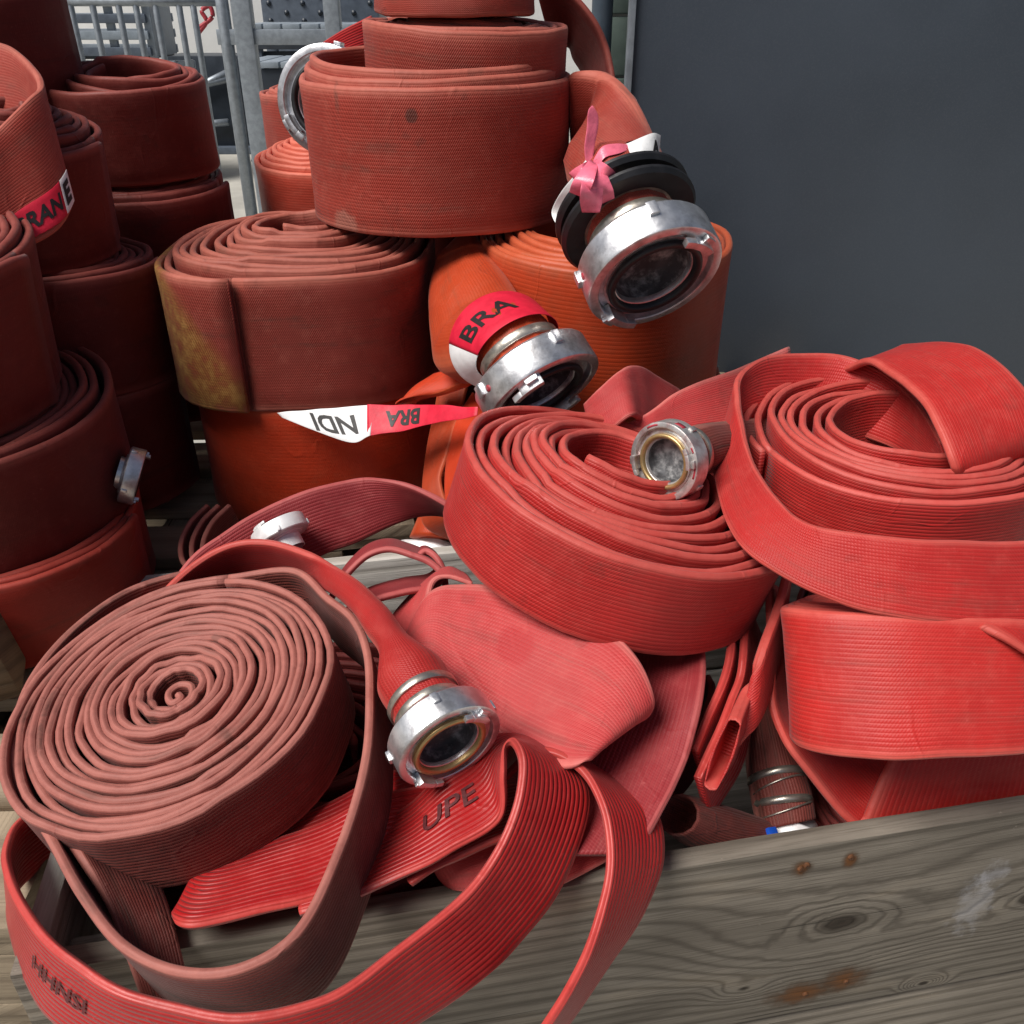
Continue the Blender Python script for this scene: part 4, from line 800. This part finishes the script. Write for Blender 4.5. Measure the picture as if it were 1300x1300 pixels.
# band running behind the middle roll
bb = empty('loose_hose', P(850, 500, 1.12), 'dusky rose hose running behind the coral rolls to a small bent fold', 'hose', 'loose hoses in the crate')
q = [(1000, 440, 1.22, 1010, 560, 1.2), (935, 468, 1.17, 950, 570, 1.15), (890, 484, 1.14, 905, 575, 1.12), (855, 500, 1.12, 865, 575, 1.10), (820, 525, 1.10, 830, 585, 1.09), (780, 545, 1.10, 785, 590, 1.10)]
rib_mesh('band', edges(q, .11, .0085), M['rose'], bb)
q = [(742, 512, 1.10, 752, 560, 1.10), (764, 490, 1.09, 778, 545, 1.08), (787, 470, 1.10, 800, 530, 1.07), (806, 464, 1.13, 815, 535, 1.10), (828, 474, 1.16, 835, 545, 1.14), (862, 495, 1.19, 868, 560, 1.17)]
rib_mesh('bent_fold', edges(q, .1, .0085), M['rose'], bb)

# lower right roll and its folded strip
c7 = empty('rolled_fire_hose', P(1150, 860, .85), 'coral roll under the large right one, its broad side bulging to the front', 'hose roll', 'rolled fire hoses')
q = [(1120, 760, 1.02, 1120, 910, 1.0), (1030, 762, .96, 1040, 930, .94), (997, 768, .91, 1010, 938, .885), (1008, 772, .87, 1024, 951, .845), (1050, 775, .84, 1062, 960, .815), (1120, 778, .815, 1130, 965, .79), (1210, 782, .805, 1218, 962, .78), (1300, 786, .81, 1305, 956, .785), (1390, 790, .85, 1390, 935, .83)]
rib_mesh('outer_turn', edges(q, .13, .0095), M['wide'], c7)
for k in range(1, 4):
    q2 = [(a + (1150 - a) * .05 * k, b - 3 * k, d1 + .012 * k, c_ + (1150 - c_) * .05 * k, d_, d2 + .012 * k) for a, b, d1, c_, d_, d2 in q]
    rib_mesh('inner_turn', edges(q2, .13, .0095), M['wide'], c7)
q = [(1240, 800, .80, 1420, 800, .84), (1260, 802, .795, 1400, 850, .81), (1300, 825, .785, 1400, 880, .80)]
fo = empty('folded_hose', P(1100, 1020, .8), 'coral hose strip bent into a sharp V above the front board', 'hose', 'loose hoses in the crate')
q = [(975, 740, .97, 992, 750, 1.05), (977, 823, .935, 996, 830, 1.0), (980, 895, .915, 1004, 880, 1.0), (994, 936, .905, 1030, 905, .99), (1019, 975, .90, 1075, 920, .985), (1050, 1014, .90, 1110, 935, .975), (1074, 1042, .90, 1128, 950, .96), (1090, 1052, .90, 1138, 958, .945), (1102, 1042, .90, 1146, 958, .93)]
rib_mesh('fold', edges(q, .12, .009), M['wide'], fo)
q = [(1160, 915, .93, 1370, 900, .95), (1134, 955, .905, 1350, 930, .92), (1118, 985, .90, 1340, 960, .915), (1104, 1018, .902, 1330, 1000, .92), (1090, 1055, .905, 1320, 1045, .93), (1078, 1095, .91, 1310, 1090, .94)]
rib_mesh('hanging_fold', edges(q, .16, .009), M['wide'], fo)
rib_mesh('back_fold', edges([(1242, 798, .80, 1420, 740, .9), (1275, 812, .79, 1420, 800, .85), (1312, 836, .785, 1420, 860, .82)], .12, .008), M['wide'], c7)

# ================================================================== BARRIER TAPES AND LETTERING
# tape round the taped coupling's hose (orange)
def ring_tape(rb, f0, f1, label, mat, cover=(.0, 1.), lift=.0025, text=None, tsize=.03, tu=.0):
    n = 40; L0 = rb.u[-1]; A = []; B = []
    for k in range(n + 1):
        a = 2 * math.pi * (cover[0] + (cover[1] - cover[0]) * k / n)
        def pt(f):
            u = f * L0; i = int(np.clip(np.searchsorted(rb.u, u) - 1, 0, len(rb.u) - 2)); q = (u - rb.u[i]) / (rb.u[i + 1] - rb.u[i])
            Li = lambda x: x[i] * (1 - q) + x[i + 1] * q
            return Li(rb.C) + Li(rb.W) * (Li(rb.w) / 2 + lift) * math.cos(a) + Li(rb.N) * (Li(rb.T) / 2 + lift) * math.sin(a)
        A.append(pt(f0)); B.append(pt(f1))
    return Rib(A, B, [.0008] * len(A))
# work out which side of each tape faces the lens
def facing(rb, u):
    i = int(np.clip(np.searchsorted(rb.u, u), 0, len(rb.u) - 1)); return 1 if rb.N[i] @ (CAM - rb.C[i]) > 0 else -1

def write(rb, s, u, v, size, mat, parent, right=(1, 0), swap=False, extra=0., sx=1., off=.0007):
    """lettering centred at u along the hose and v from its middle, on the side that faces the lens, reading towards photo direction right"""
    f = facing(rb, u); i = int(np.clip(np.searchsorted(rb.u, u), 0, len(rb.u) - 1)); d = rb.W[i] if swap else rb.t[i]
    sg = 1 if (d @ Rv) * right[0] - (d @ Uv) * right[1] > 0 else -1
    V, Fc = text_faces(s, size, extra); X = np.array(V); X[:, 0] = (X[:, 0] - (X[:, 0].min() + X[:, 0].max()) / 2) * sx; X[:, 1] -= (X[:, 1].min() + X[:, 1].max()) / 2
    W = []
    for x, y, _ in X:
        if swap: W.append(rb.at(u - sg * f * y, v + sg * x, off * f))
        else: W.append(rb.at(u + sg * x, v + sg * f * y, off * f))
    return mesh_obj('lettering', W, Fc, mat, parent, False)

def tape_on(rb, u0, u1, v0, v1, lift=.0025, n=30):
    """a strip of tape that follows the seen face of a hose; v runs -0.5..0.5 from edge A to edge B"""
    f = facing(rb, (u0 + u1) / 2); A = []; B = []
    for k in range(n + 1):
        u = u0 + (u1 - u0) * k / n; i = int(np.clip(np.searchsorted(rb.u, u), 0, len(rb.u) - 1)); w_ = rb.w[i]
        A.append(rb.at(u, v0 * w_, lift * f)); B.append(rb.at(u, v1 * w_, lift * f))
    return Rib(A, B, [.0006] * len(A))
TR = simple('red_tape', (.60, .008, .035), .55, 0, .1, 60, .4); TWh = simple('white_tape', (.78, .78, .78), .5, 0, .05, 60, .4); TP = simple('pink_tape', (.80, .16, .24), .3, 0, .15, 70, .5)
# left loop
ta = empty('barrier_tape', P(40, 245, 1.13), 'red and white barrier tape lettered BRAN across the twisted loop on the left', 'tape', 'barrier tapes')
i0 = int(np.argmin([abs(c - 4.2) for c in np.linspace(0, 8, len(tl.u))])); i1 = int(np.argmin([abs(c - 4.72) for c in np.linspace(0, 8, len(tl.u))])); i2 = int(np.argmin([abs(c - 6.6) for c in np.linspace(0, 8, len(tl.u))]))
t1 = tape_on(tl, tl.u[i0], tl.u[i1], .20, .46); rib_mesh('tape', t1, TWh, ta); t2 = tape_on(tl, tl.u[i1], tl.u[i2], .20, .46); rib_mesh('tape', t2, TR, ta)
write(t1, 'E', t1.u[-1] * .55, 0, .036, M['ink'], ta, (1, 0), extra=.002); write(t2, 'BRAN', t2.u[-1] * .38, 0, .030, M['ink'], ta, (1, 0), extra=.001)
# hose end between brown and orange rolls
tb = empty('barrier_tape', P(630, 440, 1.2), 'red and white BRA barrier tape wound round the orange hose end above its coupling', 'tape', 'barrier tapes')
def band(rb, u0, u1, lift, a0, a1, n=36):
    """tape round a swollen hose end from u0 to u1; angles from the side facing the lens, the photo's left side first"""
    im = int(np.searchsorted(rb.u, (u0 + u1) / 2)); v = unit(CAM - rb.C[im]); ph = math.atan2(v @ rb.N[im], v @ rb.W[im])
    e = lambda a: rb.W[im] * math.cos(a) + rb.N[im] * math.sin(a)
    sg = 1 if (e(ph + 1) - e(ph - 1)) @ Rv > 0 else -1; A = []; B = []
    for k in range(n + 1):
        a = ph + sg * math.radians(a0 + (a1 - a0) * k / n)
        for u, X in ((u0, A), (u1, B)):
            i = int(np.searchsorted(rb.u, u)); X.append(rb.C[i] + rb.W[i] * (rb.w[i] / 2 + lift) * math.cos(a) + rb.N[i] * (rb.T[i] / 2 + lift) * math.sin(a))
    return Rib(A, B, [.0006] * len(A))
ue = e6.u[-1]
bw = band(e6, ue - .078, ue - .022, .008, -115, -42); br_ = band(e6, ue - .078, ue - .022, .0085, -43, 125)
rib_mesh('tape', bw, TWh, tb); rib_mesh('tape', br_, TR, tb)
write(br_, 'BRA', br_.u[-1] * .30, 0, .048, M['ink'], tb, (1, -.4), extra=.001, sx=.95)
# strip between the brown roll and the scarlet roll
tc_ = empty('barrier_tape', P(480, 530, 1.3), 'strip of barrier tape, white then red, squeezed between the brown and scarlet rolls', 'tape', 'barrier tapes')
w1 = edges([(352, 524, 1.30, 358, 530, 1.30), (385, 521, 1.295, 395, 545, 1.29), (430, 517, 1.285, 448, 562, 1.275), (474, 514, 1.28, 470, 553, 1.27)], .04, .0006); rib_mesh('tape', w1, TWh, tc_)
w2 = edges([(466, 513, 1.28, 466, 554, 1.272), (510, 514, 1.27, 505, 548, 1.262), (550, 514, 1.235, 550, 538, 1.225), (606, 517, 1.17, 606, 528, 1.17)], .04, .0006); rib_mesh('tape', w2, TR, tc_)
write(w1, 'NDI', w1.u[-1] * .60, .001, .040, M['ink'], tc_, (-1, 0), extra=.001); write(w2, 'BRA', w2.u[-1] * .28, .0, .032, M['ink'], tc_, (-1, 0), extra=.001)
# knotted tape at the black collar
td = empty('barrier_tape', P(755, 220, 1.12), 'pink and white barrier tape knotted round the hose above the black collar', 'tape', 'barrier tapes')
def strip(nm, pts, m_, wd=.03):
    pts = [(a, b, c - .03, d, e, f - .03) for a, b, c, d, e, f in pts]; r_ = edges(pts, wd, .0007, n=8); return rib_mesh(nm, r_, m_, td), r_
strip('tape', [(744, 206, 1.125, 752, 208, 1.125), (742, 185, 1.12, 756, 186, 1.125), (746, 160, 1.115, 760, 160, 1.12), (748, 140, 1.11, 758, 144, 1.115), (752, 134, 1.11, 754, 136, 1.11)], TP)
strip('tape', [(752, 204, 1.12, 760, 212, 1.115), (764, 186, 1.115, 768, 200, 1.11), (782, 182, 1.12, 788, 194, 1.115), (798, 184, 1.13, 800, 188, 1.13)], TP)
o_, wk_ = strip('tape', [(790, 184, 1.13, 794, 196, 1.12), (810, 176, 1.13, 816, 194, 1.115), (828, 170, 1.14, 834, 204, 1.13), (838, 172, 1.16, 838, 206, 1.15)], TWh)
write(wk_, 'A', wk_.u[-1] * .70, 0, .026, M['ink'], td, (1, 0), extra=.001)
strip('tape', [(744, 204, 1.12, 752, 212, 1.12), (730, 222, 1.13, 738, 226, 1.13), (712, 246, 1.15, 722, 248, 1.15), (700, 270, 1.17, 708, 272, 1.17), (708, 288, 1.16, 716, 282, 1.16), (714, 294, 1.155, 720, 290, 1.155)], TWh)
# the loose ends of the knot
for k, (ex_, ey_, wd_, tw_) in enumerate(((732, 248, 20, 4), (750, 270, 24, -5), (771, 256, 20, 6), (779, 232, 18, -4), (727, 226, 14, 5), (760, 240, 26, 3))):
    L_ = []
    for q_ in range(6):
        f_ = q_ / 5; cx0 = 753 + (ex_ - 753) * f_; cy0 = 206 + (ey_ - 206) * f_; dx_, dy_ = ex_ - 753, ey_ - 206; ln = math.hypot(dx_, dy_); px_, py_ = -dy_ / ln, dx_ / ln
        hw = wd_ * (.16 + .42 * math.sin(math.pi * (.12 + .62 * f_))); dd = 1.040 - .022 * math.sin(math.pi * f_) + .004 * k
        zz_ = .006 * math.sin(tw_ * f_ + k); L_.append((cx0 + px_ * hw, cy0 + py_ * hw, dd + zz_, cx0 - px_ * hw, cy0 - py_ * hw, dd - zz_))
    r_ = edges(L_, .03, .0007, n=5); rib_mesh('loose_tape', r_, TP, td)
# stencil marks on the bright loop
def ucl(rb, px, py):
    p = [(lambda q: ((650 + F * (q @ Rv) / (q @ Fv) - px) ** 2 + (650 - F * (q @ Uv) / (q @ Fv) - py) ** 2))(c - CAM) for c in rb.C[len(rb.C) // 20:]]
    return rb.u[len(rb.C) // 20 + int(np.argmin(p))]
L2_ = len(rl.u) // 2
ua = rl.u[L2_ + 30 + int(np.argmin([(lambda q: (650 + F * (q @ Rv) / (q @ Fv) - 572) ** 2)(c - CAM) for c in rl.C[L2_ + 30:]]))]
write(rl, 'UPE', ua, -.002, .026, M['stencil'], lh, (1, -.5), extra=.0003, sx=1.25)
ub = ucl(rl, 70, 1262); write(rl, 'HHNSI', ub, -.006, .024, M['stencil'], lh, (1, .6), extra=.0002)
